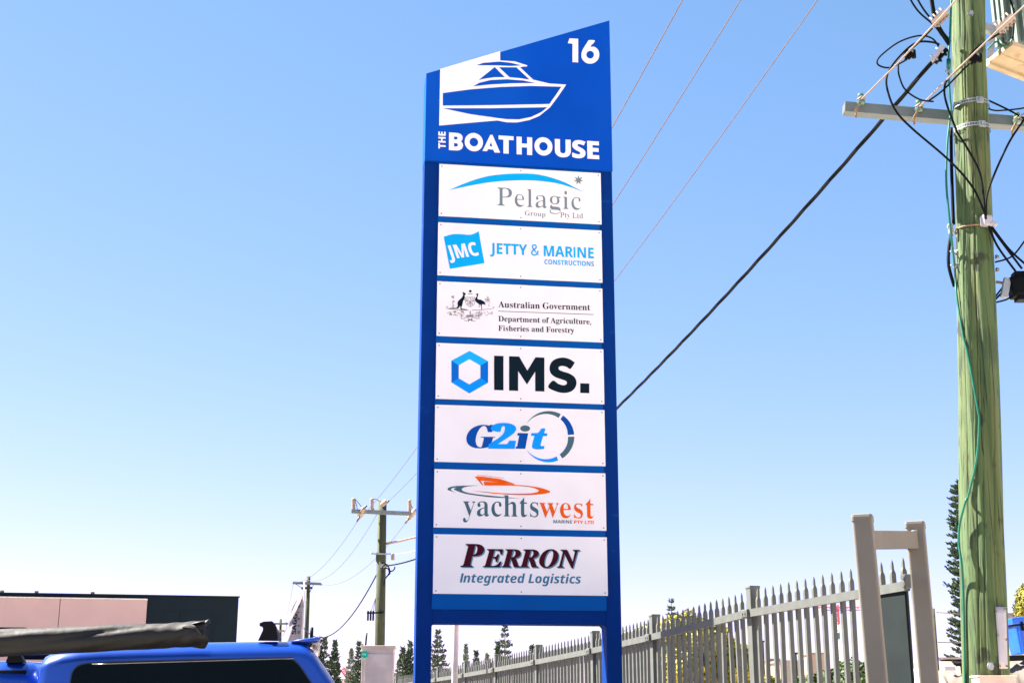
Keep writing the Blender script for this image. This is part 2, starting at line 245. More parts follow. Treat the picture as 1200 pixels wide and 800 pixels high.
# ------------------------------------------------------------ letters (outlines of plain letter shapes)
GL = {"r2": ":F6'5_6'6T7:7j7_8A8*8d8=948I9R8O9q8Q:B8P:Z8K:l8C;*89;48,;:7m;<7X;97H;/7=:o75:X71:;7/9h6g9j6S9o6A:'64:46,:E6):[6-:r6:;86N;J6k;Y7@;b7m;e8K;b8q;X9?;G9U;19b:f9g:F9e:/9^9h9S9Q9B989+8k8]8K7Y7I6f6Y8c6Y9&6s966e9C7$9K779P7L:(7L:$5_", "rA": ";45V5_5V5q5h6$6'6-636>6@6Z8=;Q8O;P:O6f:^6F:j61;#6(;-6#;:5q;:5_8T5_8T5q8r6$946-9:6=986J906`8l7C7&7C6^6V6[6J6Z6?6_6/6o6$7;5q7?5q7?5_~707`8a7`7p9^", "rD": ";o6#5_6#5p6>6$6N6-6V6=6Y6Z6Y:E6W:s6S:n6L;)6:;25n;65n;F8M;F9G;@:4;,:d:[;+:B;<:$;I9R;Q9,;S8S;N7f;@73;'6Y:U69:)5r9C5d8S5_~8M6'9%6-9F6>9^6Z9p72:*7e:.8T:(9N9i:79P:`9,;(8N;089;.8-;&8':h8%:P8%6W8'6?8-61896*", "rF": ":c5n5_5n5p6<6&6M616W6D6Z6c6Z:F6X:[6T:k6L;&6:;05m;65m;F:Y;F:Y9_:H9_:@:4:2:P:&:_9g:k9U;#92;+8U;.87;,8.;*8);$8&:k8%:]8%8f8-8f8H8i8^8p8o9-9,9@959Y9;:*9M:*9M759<75967Y9,8$8p878^8D8H8L8,8O8%8O8%6`8&6J8+6:836.8A6'8T5r8p5p8p5_", "rG": "<+9+5U8M5X7r5b7L5r7+696_6U6H7&687L6.8&6+8T6.91689Z6H:/6_:P7*:l7J;27o;C8F;M8p;P9D;N9i;E:@;8:S;3:];5:e;::r;P;4;P;49S;#9S:b:):M:J:4:e9h;)9J;69*;:8O;28,:h7d:=7V9P7Q8S7U7b7`7-8#6R8=648]5r925l9I5m9[5r9g6*9o66:$6D:&6V:&7?:$7Q9p7`9h7i9T7r928%9285<#85<#8%;X7r;H7j;@7Z;=7?;=6,:R5f9g5Y", "rL": ";*5n5_5n5p6<6%6M6/6W6A6Z6`6Z:J6V:f6M;(6;;15o;65o;F8i;F8i;68Q;48?;183;*8+:o8&:`8%:J8%6b8(6>8.64876.8E6+8Y6+956.9Z679n6@:16N:A6_:V7/:h7Y;*7Y:a5_", "rP": ":q5n5_5n5p6<6%6M6/6W6A6Z6`6Z:J6V:e6M;'6;;15o;65o;F8E;F9(;E9Q;@9o;7:4;,:F:n:U:]:_:I:f:3:h9k:c9G:U9):>8_9m8L9C8@8a8=8%8=8%6`8(6A816/8C6%8a5p8a5_~8%8U888U8V8W8n8_9/8l9:9.9A9H9C9h9A:89<:R92:e9$;#8`;+8G;.86;,8,;'8':m8%:]", "ra": ":'8n5U8Q5Z8?5i87627g5j7D5[6n5V6Y5Y6F5_675j6,6)6%6:6#6N6(6j66726N7G6q7Z7N7l868-868`839)8*997j9C7S9G7:9D7,9=7'91708p788b7:8V778F7-896n816s8.6J816<8:638I608[648r6@956T9F6n9S7=9[7a9]8<9Z8^9R9&9C979.9A8c9D8A9D6M9F679I639O619W639_699h6+9Q5f985Y~7V617a627m688*6A866N867h7i7_7R7R7B7A787,756c796G7D66", "rc": "9D7[5U7B5W7+5^6f5j6R6)6B6<656S6+6l6$775r7U6%8$6,8A678s6F9#6Y976o9H779T7Q9s7n9^8;9s8U9U8i9I9(9:919(948d928S9)8F8l8>8[8;8E8@888P838j849$849.819=8(9E7h9H7T9C7D96788p718R7/8*727M7:7(7H6[7[6F7q698;658R698i6D9.6W9<6K9&628_5n8E5`8)5X", "rd": ":A7K5U745W6p5^6]5i6L6)6>6;626Q6&7'5r7R6$8#6*8A638s6?9$6N986`9H7$9T7:9[7Q9]7n9Y889L8N978N:`8K:r8C;-85;47o;67o;F9^;F9^6Z9_6E9d689n6/:06+:05j9E5e8N5U8N66885k7l5Z~7j6+8*6.89688F6G8N6[8N8a8H8p8=9-8.957m987Z947L9*7A8i788A757X776q7A6I7K697X6/", "re": "9L7Y5U7@5W7)5^6d5i6Q6)6A6<646T6*6n6$7<5r7s6$8*6+8F658_6B9&6S996f9I7,9T7C9[7s9]809Y8O9L8h979+8j968G9:7l9:7e747e78787B6f7R6M7i6>86698P6>8g6M9-6e9<6X9'6:8_6#8E5b8(5X~738/888/888F868k80948)9?7n9F7`9H7P9D7C997:9&758s738:", "rf": "8E5n5_5n5o6-5q676%6=6*6A626C6X6C945o945o9U6C9U6C:06G:Q6R:l6d;37,;C7J;L7m;P87;N8M;G8_;=8l;/9$:p9&:_9#:L8k:>8^:58O:28?:582:<8*:G8(:V8*:d80;#83;)84;083;58-;98#;:7g;97^;47X;-7T:l7S:U7S9U8:9U8:947S947S6P7U677]6)7l5q865o865_", "rg": "9f7Q4#7)4%6X4+6?456,4C5q4S5m4d6#5)65596T5E6;5U6,5h6'6-6)6=6/6L696Y6R6k7%7-6X7;6B7L627`6(8(6%8C6'8W6-8j679+6K9@6g9P779Z7s9]839Z8X9O9s9O9s9+9+9+988g9@8Q9B8:9?7o937V8q7B8Y738<7)7k7&7s7&7M7'7=7%7/6m7'6c7$6V7(6J766B7L6@7n6@8N6>8r679<6,9N5l9W5V9[5:9V4l9G4S9/4>8^4/844&~7s7;7k7>8&7E8-7Q847l868B848h8-938&9?7k9F7s9H7N9F7C9?7;93748h718B747l7;7Q7C7E7N7>~7`4;854=8Q4C8f4M8r4[9&4m9#5,8h568V5;8<5=6p5=6c526[5%6X4f6[4[6b4Q6n4H794>", "rh": ":L5q5_5q5o625r6<6)6B646C6G6C:^6B:p6=;,63;45r;75r;F7S;F7S9*7n9F8>9X8b9]929Y9J9L9[979f8i9i8C9i6G9k659p6):*5r::5o::5_895_895o8>5o8N6$8W618Z6G8Z8H8Y8`8T8q8N9(8F9-8:9.8&9*7c8n7S8Z7S6G7T657Y6)7c5r8#5o8#5_", "ri": "857$:96`:=6P:G6E:X6A:k6E;/6P;@6`;K7$;N77;K7H;@7R;/7V:k7R:X7G:G77:=~5q5_5q5o625r6<6)6B646C6G6C8k6B9/6>9<649B6#9D6$9U7S9U7S6G7U657Y6)7c5r8#5o8#5_", "rl": "865q5_5q5o625r6<6)6B646C6G6C:]6B:p6>;,65;36#;66#;F7S;F7S6G7U657Y6)7c5r8#5o8#5_", "rm": "<Y5q5_5q5o625r6<6)6B646C6G6C8l6B9.6=9;639B5r9E5r9U7Q9U7Q9(7l9E8;9W8s9]9%9[9:9T9K9I9W999_9$:+9D:L9W:q9];@9Y;X9L;i97<#8i<'8C<'6G<(65<-6)<75r<G5o<G5_:H5_:H5o:X5r:b6):g65:i6G:i8H:g8`:c8q:]9(:T9-:H9.:59+:$8o9c8s9c6G9e659j6):#5r:35o:35_865_865o8F5r8P6)8U658W6G8W8H8U8`8Q8q8K9(8B9-869.8#9*7a8n7Q8Z7Q6G7S657W6*7a5r7p5o7p5_", "rn": ":L5q5_5q5o625r6<6)6B646C6G6C8l6B9.6=9;639B5r9E5r9U7S9U7S9*7n9G8>9X8b9]929Y9J9L9[979f8i9i8C9i6G9k659p6):*5r::5o::5_895_895o8>5o8N6$8W618Z6G8Z8H8Y8`8T8q8N9(8F9-8:9.8&9*7c8n7S8Z7S6G7T657Y6)7c5r8#5o8#5_", "ro": "9o7h5U7K5W715^6i5j6T6*6C6>656U6*6o6$7;5r7Y6$8'6*8D658^6C9%6T986i9H719T7K9[7g9]839[8M9T8d9I9)999:9&9I8_9S8E9Z8(9s7Y9Z7:9S6m9I6T9;6=9)6)8d5j8M5^845W~7h5j8)5m866'8@668E6G8H6`8K7Y8I8=8E8d8?9.859=8(9G7h9J7V9G7I9=7?9.778R747Y776a7:6G7?667I6'7W5m", "rp": ":B5p4$5p436.45674:6>4A6A4J6C4o6C8b6B9,6=9:649B5r9F5r9U7N9U7N9&7e9E829X8U9^8l9s919U9D9I9T9:9b9'9n8`:)8::-7_:)709m6W9b6?9S6+9B5k9/5_8i5W8R5U835Z7i5h7S6/7S5%7T4^7W4L7]4A7f498#468444844$~826+8E6/8T698^6J8h6r8l7Y8i8?8`8g8W9(8I9286957r907a8r7S8Z7S6T7_6=7o60", "rr": "9?5q5_5q5o625r6<6)6B646C6G6C8k6B906=9<649B6#9D6$9U7Q9U7Q8k7d978*9L8A9Y8X9]8i9s9'9W929O9=9>9@9)9>8g958Y9(8P8g8M8X8O8M8V8>8i868p8,9#7n8n7a8`7W8K7T8/7T6G7W647^6(7l5r845o845_", "rs": "9?7V5U795Y6f5e6X5h6O5f6G5`6B5V635V637(6D7(6L6^6W6H6f667&6)785p7K5n7a5q7r6*8,678/6I8+6[7o6k7[7(7*7A6[7S6E7h6<8(6689648K678f6@9-6P9B6e9Q7.9[7L9^7e9[869S8=9Q8D9P8N9S8U9^8c9^8c8M8S8M8F8m83948%9?7e9E7T9G7A9E739=7+917(8r7*8c728W7?8M7Q8C8.8,8L7k8`7V8i7G8n748p6n8m6P8c668S5q8=5a8$5X", "rt": "8T7;5V6r5X6_5^6Q5i6G6)6A6=6?6V6?966#966#9K6g:@7/:]7@;'7O;'7O9U8?9U8?967O967O6a7Q6O7T6B7s6:7g678&6;826G8=6Z8M6Q8?668/5q7k5b7T5Y", "ru": ":F7B5U7&5X6`5a6P5p6E656?6P6=6p6=8g6;9+66996,9B5j9E5j9U7M9U7M6Y7O6I7V6=7a657p6383668D6@8S6Q8S8g8Q9,8L9:8@9B8,9E8,9U9c9U9c6U9e6B9j66:%60:76-:75l9`5i945b8S5U8S678@5r8)5b7_5X", "rv": "9Q7M5U658g6%985k9A5s9D5s9U7c9U7c9E7[9E7L9C7C9=7@937A9+8(798[8l8`9/8s9;8O9C8:9E8:9U9P9U9P9F9@9@95969#8b7_5U", "rw": ";2795U5p9(5e9;5^9A5T9D5T9U7I9U7I9D7>9C779@739;7193739)778l7f7>8B8Z889)82978-9?8$9D7g9F7g9U9b9U9b9D9S9B9J9<9G939G9,9I9%9o7L:M8o:R92:P9::K9@:39F:39U;<9U;<9F;09C;(9;:k8q9O5U9@5U8N847K5U", "ry": "9K6C4#6,4&5i425`4>5Z4K5X4[5[4l5d5*5q5463576B556O5.6W4r6Z4c6Y4^6Y4X6s4O6e4L6r4S714e7@537K5Z638j6(925n9>5g9C5s9D5Z9U7a9U7a9D7G9@7A9;7?927A9*7D8p8(768U8`8[9#8]918[9;8T9@8J9C8:9D8:9U9K9U9K9D9>9A94988r8a7a5G7P4n7@4O704:6n4,6[4%", "iE": ";75=5_5=5n5P5p5_6#5k6+6%686.6J666d72:@76:R77:`75:o7,;)6n;.6X;26X;B;/;B:f9c:S9c:S9i:P:::F:S:7:f9p:r9R;*9,;,8a;*8Y;&8T:q8K:]8$8j878j8W8k8p8p949)9D979R9I9_9a9o9a9@7G917G927T927b908'9)888o8D8`8L8K8Q818S8(8S7n8R7E6X7A6G7?6;7A617H6+7U6'7l6&8I6(8o609@6>9^6T:)6q:C7G:T7G:-5_", "iG": ";r8L5T7a5Y705j6X666;6[6*796$7n6(8O659.6J9[6f:47-:M7F:c7b;%84;78W;C9+;K9Q;N:,;J:E;E:_;>:q;;;.;@;8;N;H;N;+9s:i9s:e:1:s:O:M:g:9;(9p;29S;696;18i;$8M:_83:A7k9l7U9>7E8]7;8-777O7;7)7E6X7V6?7m6,8:5q8]5m8r5o926$9?6,9M6>9W6Y9i7O9o7r9l809d889U8<9=8>9=8N;Z8N;Z8=;T8=;H8<;>87;78.;(7U:Z6.:#5f995X", "iN": ";S9U5T7K:.6S6a6M6>6R6-6b6#7,5n7,5_5<5_5<5n5O5p5^6#5j6+6$686-6J656d7,:272:K73:[70:k7';'6g;.6O;26O;B84;B9r7I:a:@:f:T:g:a:d:o:s;):M;/:8;2:8;B<(;B<(;2;e;0;V;,;J;%;@:i;8:V;0:<9i5T", "iO": ";]7r5T7D5X6m5g6M60656Q6'7)5r7Y6$8*6*8K658l6L9L6i:)7=:Q7d:r8?;:8k;I9J;N:(;I:P;::p:r;8:Q;G:*;L9K;G8i;:87;$7V:W7(:36P9Z6/9.5g8Q5X~8'5l8D5q8`619*6K9B6p9Y7M9m84:-8l:69O:::-:8:H:2:^:(:o9j;,9Y;49E;694;49#;.8c;#8K:]85:A7n9j7Z9>7I8^7=8.757P737&746[7:6D7D637R6&7c5n", "iP": ":h5=5_5=5n5P5p5_6#5k6+6%686.6J666d72:@76:R77:c74:p7,;)6n;.6X;26X;B8r;B9X;=:3;1:Q:l:c:O:i:):f9a:^9J:Q95:@8r:+8b9b8V9B8M8g8H828F7j8F7G6a7A6>7C607L6'7Z5q7p5n7p5_~868]8X8`9$8k9:9.9J9G9S9e9W::9T:Q9M:c9A:p90;(8k;+8];)8U;$8O:i8I:W7q8^8,8]", "iR": ";,5=5_5=5n5P5p5_6#5k6+6%686.6J666d72:@76:R77:`75:o7,;)6n;.6X;26X;B8l;B9O;?:(;7:G;):]:f:j:L:n:-:j9b:_9I:M93:48p9d8a9=8V:&6L:/67:;6+:K6$:_5p:_5_9)5_818M7l8M7G6a7A6>7C607L6'7Z5q7p5n7p5_~848d8V8h8r9#99959J9M9U9j9X:;9V:R9N:e9B:r92;*8l;,8_;+8W;'8Q:n8L:^7r8e8+8d", "ii": "817C:B71:F7#:O6i:]6f:o6i;07#;>71;H7C;K7T;H7b;>7l;07o:o7l:]7b:O7T:F~6@5W6,5Z5l5d5c6$5`685c6O5i6f6;8B6B8s6D8m6A9'689.6)905r905r9@6h9J7U9U6h6d6c6F6f6=6n697*6?7:6O7M6i7Z6`786.6d5a", "it": "8'6-5V5d5[5U5k5P665Q6C5T6U6<905l905l9H6I9^6q:07E:]7a:]7E9K8*9K7r907=906s7&6U6s6R6G6U6<6s686i6>7*6P7?6n7O6d736;6g5m6U5`6A5X", "s1": ":P7o5_7o947p9b7r:D7c:57O:#6h9G67:481;_94;_945_", "s6": ":O865X7f5[7I5b7-5o6e606O6H6>6d61766)7]6'8:6(8d6-9<659d6B:96T:[6l;(70;:7G;H7a;T8/;]8Q;b9';d9H;c9g;_9g:^9L:c9.:e8Y:c8::s7q:R7^:D7N:27C9m799I748o788o7H957_9G7q9O879U8P9W9'9R9I9E9d9/:)8a:58<:97_:47/:%6V9]659<5l8d5]~846Z8F6s8V6c8d6n8o7.9%7C9'7]9%8#8p858g8E8Z8P8J8V868Y7q8V7_8O7P8D7E867>8&7;7f7=7P7C7;7M7(7s6h7n6]", "sA": ";O5_5_7h;a9D;a;N5_:15_9^717O717,5_~7i869F868r9V8j:#8_:F8W:f8N:E8C9o8;9V", "sB": ";B6K5_6K;_8A;_9+;s9s;S:2;D:M;-:]:^:c:5:`9k:Z9T:O9@:A9/:/9$9i8n9i8j:08d:D8Y:V8K:c86:l7l:o7J:i6r:Z6P:@649l5o9B5c8_5_~7a9@8L9@8f9B9+9G999O9C9Y9I9g9K:(9H:89B:E96:O8l:X8G:[7a:[~7a6c8S6c8o6e946k9C7%9M729S7B9U7T9S7e9M8#9C8/93898m8>8P8@7a8@", "sC": ";+8n5X8?5s7g5f7D6'7&6>6_6[6M7-6@7T688/668^699=6B9g6P:>6d:a7.;.7L;F7p;W8I;b9';e9K;c9n;s:B;R:c;D:B:A9s:W9A:^9':a8S:s85:M7n:57s9d7R9<7O8]7R8.7[7W7k77826p8Q6b9'6]9D6_9b6d:Q7&:Q5q:25f9c5^9B5Z", "sD": ";p6K5_6K;_8B;_8r;s9M;S:%;D:G;/:c:e;*:E;;9o;F9D;I8c;F85;>7s;077:m6g:T6L:6669d6%9>5i8c5a835_~7a6c8=6c8q6i9K7,9h7L:*8(:08a:,9A9p9h9]:69B:K8p:W8G:[7a:[", "sE": ":H6K5_6K;_9o;_9o:[7a:[7a9B9c9B9c8?7a8?7a6c9o6c9o5_", "sG": ";e9%5X8L5[8'5b7V5o79616p6G6P7(6<7e668_699?6C9k6S:B6j:d76;07X;G80;X8];b9@;e9f;c:<;]:_;T;/;H:]:F:F:Q:+:Y9^:_9@:a9$:^8Z:X8C:L8/:=7n:*7a9d7W9J7Q9-7O8]7R817[7Z7f7D8#71846q8H6f8`6_9,6]9P6_9l6d9l8(8a8(8a9,;09,;06$:Y5h:15`9V5Z", "sH": "<16K5_6K;_7a;_7a9B:/9B:/;_;D;_;D5_:/5_:/8>7a8>7a5_", "sI": "9$6$5_6$6I6_6d6_:Z6$;%6$;_8_;_8_;%8$:Z8$6d8_6I8_5_", "sJ": "8M5i3r5G4$5-4)5-5.5D5)5]5'5n5)6-5.6:586C5G6I5^6K6-6K;_7a;_7a6.7_5W7X567N4j7?4S7-4A6h436P4*664$", "sL": ":J6K5_6K;_7a;_7a6c:46c:45_", "sM": "=X6K5_6K;_86;_9W70;2;_<l;_<l5_;]5_;]8R;^96;`9n;b:F:45_9&5_7S:G7S9o7U957V8N7V5_", "sN": "<Q6K5_6K;_8,;_:s77:[8*:Y8l:Y;_;e;_;e5_:45_7S::7T9E7V8Q7V5_", "sO": "<E9*5X8I5s7o5f7J6'7+6?6b6[6N7.6A7U6980668`699@6A9k6N:B6b:d7+;07J;G7o;X8J;c9+;f9s;c:7;X:[;G;*;0;C:d;V:A;d9j;l9?;o8_;l80;d7U;V7-;C6[;*6>:[6':75f9s5s~9*6^9R6b9q6q:879:G7Y:Q81:T8_:Q9>:G9f:8:69q:N9R:]9+:a8T:]85:N7n:67^9f7T9>7Q8_7T817^7Y7n79856q8T6b", "sP": ";$6K5_6K;_8E;_9-;Z9Z;M:,;7:D:i:R:D:W9i:U9N:O93:E8k:78T:#8@9[809=8#8h7l8=7j7a7j7a5_~7a8m828m8M8o8d9$9'9.959<9=9N9@9e9=:/93:B9#:P8s:X8?:[7a:[", "sR": ";;6K5_6K;_87;_9#;[9S;O:(;;:B:o:Q:K:W9o:S9P:J95:<8o:)8s9d8L9M8@;:5_9i5_8G8'7a8'7a5_~7a9*829*8P9+8h919*9:969G9=9X9@9l9=:195:A9):M8f:U8N:Z80:[7a:[", "sS": ":A7f5X755[6X5e6.6%6.747%6i7I6_7n6s846^8F6c8S6k8_7+8c7?8`7P8W7_8H7k8*8,7U8>718P6n8]6s8l6L9/6?9D669^63:-68:U6G;&6_;A70;U7W;a86;e8Z;c9-;]9P;R:$;D9S:D8h:Y8N:_82:a7i:]7V:S7K:D7G:07I9p7Q9c7]9X8*9G8Q949#8r9@8`9W8K9h83:#7g:&7D9q6l9b6J9H6.9%5i8J5]", "sT": ":T7O5_7O:Z5l:Z5l;_:F;_:F:Z8d:Z8d5_", "sU": "<*8k5X805^7P5n7*696^6]6N786H7j6H;_7];_7]8)7`7V7h7:8&7&886h8P6`8n6^9<6`9T6i9f7(9r7=:*7X:,8*:,;_;B;_;B7h;?7H;87*;,6_:k6F:U61::5o9j5c9E5[", "sV": ";37b5_5_;_7&;_8081877f8B7<8I6h8P7<8[7f8b819m;_;4;_905_", "sY": ":r7^5_7^8&5_;_7-;_8A999U;_:r;_9#8*9#5_", "s&": ";>845X7d5Z7G5`7-5k6g6)6T696E6M6:6c637+617D647b6>8,6N8D6d8Z7K968G9n8s:/8e::8n:F9#:T9%:d9#;#8n;18d;<8X;E8J;J88;L8';J7g;D7Z;;7P;.7J:o7H:^7J:K7P::7h9f8;9;;55_:;5_7j8V789D7%9^6f:'6]:A6Z:]6^;-6j;I7,;`7E;r7d<-87<08Z<-9);r9A;a9S;J9_;09c:c9a:M9Z:99P:%9B9d929S8o9D7Y8H7?827-7m7#7Y6p7B7#7+7,6f7;6U7N6H7e6@806=8N6A8j6J956Z9L6n9`789o7V:)8):,8O:g8O:d8#:s7O:P72:B6k:(6M9l6>9P6&9.5f8Y5s", "s,": "8#6+4X6>5s6L6]7;6]7@6V75607'5W6V4X", "s.": "8#6h5V6Y5X6K5`6B5n6?636B6H6K6V6Y6^6h6`7)6^766V7@6H7C637@5n765`7)5X", "oI": "8p5L5_5X6I6E6d77:Z6U;%6a;_9E;_99;%8K:Z7Y6d8<6I805_", "oL": ":+5p5_76;_8J;_7F6c9N6c9<5_", "oa": ":]7D5X7*5s6b5e6L6'6;6@636U6.6o6-7=607j698F6G8p6[9E7#9f7@:/7V:;7m:B86:D8V:A8o:693:%9A9_9W:>:S:>9U5_8[5_8_6?8H6)805g7d5s~7k6X8.6s8A6h8Q7+8^7B8i7s8p8(9$8B9%8_8r9$8i958Z9A8G9D869A8%967g9%7Z8`7O8G7G8,7B7_7A7B7E6r7S6_", "oc": "9c7e5X7A5s6p5f6]5q6L6/6?6A656W6/6q6-7?607p698M6I9'6_9K6q9`759r7L:17e:<81:B8O:D8n:C99:>9S:79j:-9L929)9?8g9C8S9D8?9B8-9:7n9-7Z8c7L8B7C7n7A7G7B747G7%7O6h7[6_7h6Z8)6X8A6Z8W6`937#935r8k5h8R5_855Z", "od": ":^7D5X7*5s6b5e6L6'6;6@636U6.6o6-7>607j698F6G8p6[9F7#9f7@:/7V:;7m:B86:D8K:C8s:>8j:59+:$9:9_9=9m9@::9E:X9^<-:q<-9U5_8Y5_8_6?8H6)805g7e5s~7n6X8-6Z8:6`8F6j8U7.8`7F8j7a8p8,9%8[8r8r8i958`9=8U9C8G9D869A8%967g9%7Z8`7O8G7G8,7B7_7A7B7F6r7U6_", "oe": ":E7n5X7E5s6r5h6U6,6>6G616k6-7F608#6:8O6J9'6a9K7#9`799r7Q:17l:<89:B8Y:D9/:A9N:89f:(:'9d:19L:490:/8s9m8=9P8$9'7`8C7U7Q7Q7A7Q7@7J7@7C7B717H6q7Q6d7^6[7n6U816S8M6U8e6Z9M6o9M6$905h8c5_8C5Z~7K8C7Z8C8-8E8H8K8s8U8j8b9#8o9&9.8r9?8f9J8S9M8A9J8/9B7n947_8r7S8s", "og": ":]7?3^6j3_6K3d613l5h4%5h5+624o6N4f6k4a7:4_7O4a7b4f7r4o8/5+895<8A5P8C5Z8M6,8S6@8>6+8(5i7h5`7U5Z7?5X7&5s6_5f6J6(6:6B606c6-7=607j698F6G8p6[9E7#9f7@:/7U:;7l:B84:D8T:A8m:690:%9A9_9W:>:S:>9S5V9I529=4d9-4K8k478W4'8A3l7j3a~7o6X836s8D6h8R7*8^7A8h7Z8o8&9#8A9%8[8r8r8i958`9=8U9C8H9D869A8%967g9%7Z8`7O8G7G8,7B7_7A7B7D7)7M6g7s6s", "oi": "877Z:k7G:n77;$7/;,7*;67(;D7*;U7/;c78;o7K<*7d<-8'<+86<%8?;m8D;c8E;V8B;>87;+8+;#7m:m~5k5_6i:>8,:>7.5_", "on": ":e5k5_6i:>7d:>7]9J8'9h8B:08U:;8k:B94:D9Q:A9i:8:+:(:89c:@9I:B9+:A8`:;8@9_5_8M5_9*8E9/8l9+938o9@8[9D8M9B8@9<83917r8k7d8N7X8,7N7W7.5_", "oo": ":X7i5X7O5Z765`6p5i6s6&6L676>6J646`6/7*6-7E608$698Q6H9*6]9N6n9b73:#7J:27c:<80:B8O:D9':@9I:39e9n:*9Q:69.::8S:78&:/7K9p7#9s6O9J6;966*8o5k8U5a895Z~7q6Y826[8B6c8P6o8a788m7X9$8-9'8S9$8m8m918d9<8X9B8H9D839@7q957b9#7U8]7L8D7E8*7A7_7@7E7B707H6o7R6c7_6[", "or": "995k5_6i:>7d:>7]9J7a9J8)9i8C:18W:<8l:B93:D9D:C9S:A9=929/958l978T948>9*8*8j7h8S7[867Q7c7.5_", "os": "9]755X6d5Z6G5]6.5d5f5n5f6o606c6I6Y6d6S7/6Q7E6T7Y6[7c6c7i6m7k7)7h767`7A7P7N747_6f8#6O876E8G6?8Z6=8p6A9C6M9`6b:'7.:77P:A8(:D8G:C8e:=93:49O:&9/9/8V9B8@9I8*9K7k9I7]9C7T997Q9,7S8p7[8e7k8Z828M8Q8:8j8%9%7d9-7O9/789*6a8l6A8U6)865g7`5s", "ot": "927E5X7+5Z6c5`6P5k6B6*696@666]6:726`9B6.9B67:#7(:>7S;<8C;<82:>9?:>9/9B7r9B7M727K6p7M6e7S6^7s6Z7h6X816[8M6d8M5j8'5]7`5Z"}
def _dec(s):
    f = lambda c: 92 if c == 's' else ord(c)
    return [(f(s[i])-35)*80+(f(s[i+1])-35)-1500 for i in range(0, len(s)-1, 2)]
GLY = {}
for k, v in GL.items():
    v0 = _dec(v[:2])[0]; cs = []
    for c in v[2:].split('~'):
        q = _dec(c); cs.append([(q[i]/1000, q[i+1]/1000) for i in range(0, len(q), 2)])
    GLY[k] = (v0/1000, cs)
GLY['sI'] = (.17, [[(.035, 0), (.035, .50), (.135, .50), (.135, 0)]])
_h = max(p[1] for p in GLY['sE'][1][0]); GLY['sI'] = (.17, [[(.035, 0), (.035, _h), (.115, _h), (.115, 0)]])
_h = max(p[1] for c in GLY['oL'][1] for p in c); GLY['oI'] = (.18, [[(.02, 0), (.02+_h*.2, _h), (.125+_h*.2, _h), (.125, 0)]])
def area(c): return sum(c[i][0]*c[(i+1) % len(c)][1]-c[(i+1) % len(c)][0]*c[i][1] for i in range(len(c)))/2
def fat(cs, ex, ez):
    """move the outline outward (ex sideways, ez up and down)"""
    if not ex and not ez: return cs
    sg = 1 if area(max(cs, key=lambda c: abs(area(c)))) > 0 else -1
    out = []
    for c in cs:
        k = [c[0]]
        for q in c[1:]:
            if math.hypot(q[0]-k[-1][0], q[1]-k[-1][1]) > .007: k.append(q)
        if math.hypot(k[0][0]-k[-1][0], k[0][1]-k[-1][1]) < .007: k.pop()
        c = k; n = len(c); q = []
        for i in range(n):
            a, b, d = c[i-1], c[i], c[(i+1) % n]
            e1 = Vector((b[0]-a[0], b[1]-a[1])); e2 = Vector((d[0]-b[0], d[1]-b[1]))
            e1.normalize() if e1.length else 0; e2.normalize() if e2.length else 0
            n1 = Vector((e1.y, -e1.x))*sg; n2 = Vector((e2.y, -e2.x))*sg
            nn = n1+n2; k = nn.length
            nn = nn/k*min(1/max(k/2, .3), 1.42) if k > 1e-4 else n1
            q.append((b[0]+nn.x*ex, b[1]+nn.y*ez))
        out.append(q)
    return out
def inside(p, c):
    r = False; n = len(c)
    for i in range(n):
        a, b = c[i], c[i-1]
        if (a[1] > p[1]) != (b[1] > p[1]) and p[0] < (b[0]-a[0])*(p[1]-a[1])/(b[1]-a[1])+a[0]: r = not r
    return r
def fill(mb, cs, y, mi=0):
    """fill outlines (x, z) at depth y, front side towards -y; holes go with the outline round them"""
    cs = [c for c in cs if len(c) > 2]
    if len(cs) > 1:
        dep = [sum(inside(c[0], d) for d in cs if d is not c) for c in cs]
        for c, k in zip(cs, dep):
            if k % 2 == 0: fill(mb, [c], y, mi) if not any(kk % 2 and inside(d[0], c) for d, kk in zip(cs, dep)) else _fill(mb, [c]+[d for d, kk in zip(cs, dep) if kk == k+1 and inside(d[0], c)], y, mi)
        return
    _fill(mb, cs, y, mi)
def _fill(mb, cs, y, mi=0):
    pl = [[Vector((p[0], p[1], 0)) for p in c] for c in cs if len(c) > 2]
    flatp = [p for c in pl for p in c]
    tri = tessellate_polygon(pl)
    fs = []
    for t in tri:
        a, b, c = (flatp[i] for i in t)
        ar = (b.x-a.x)*(c.y-a.y)-(c.x-a.x)*(b.y-a.y)
        fs.append(t if ar > 0 else t[::-1])
    mb.add([(p.x, y, p.y) for p in flatp], fs, mi)
CAPH = {'r': 'P', 'i': 'P', 's': 'E', 'o': 'I'}
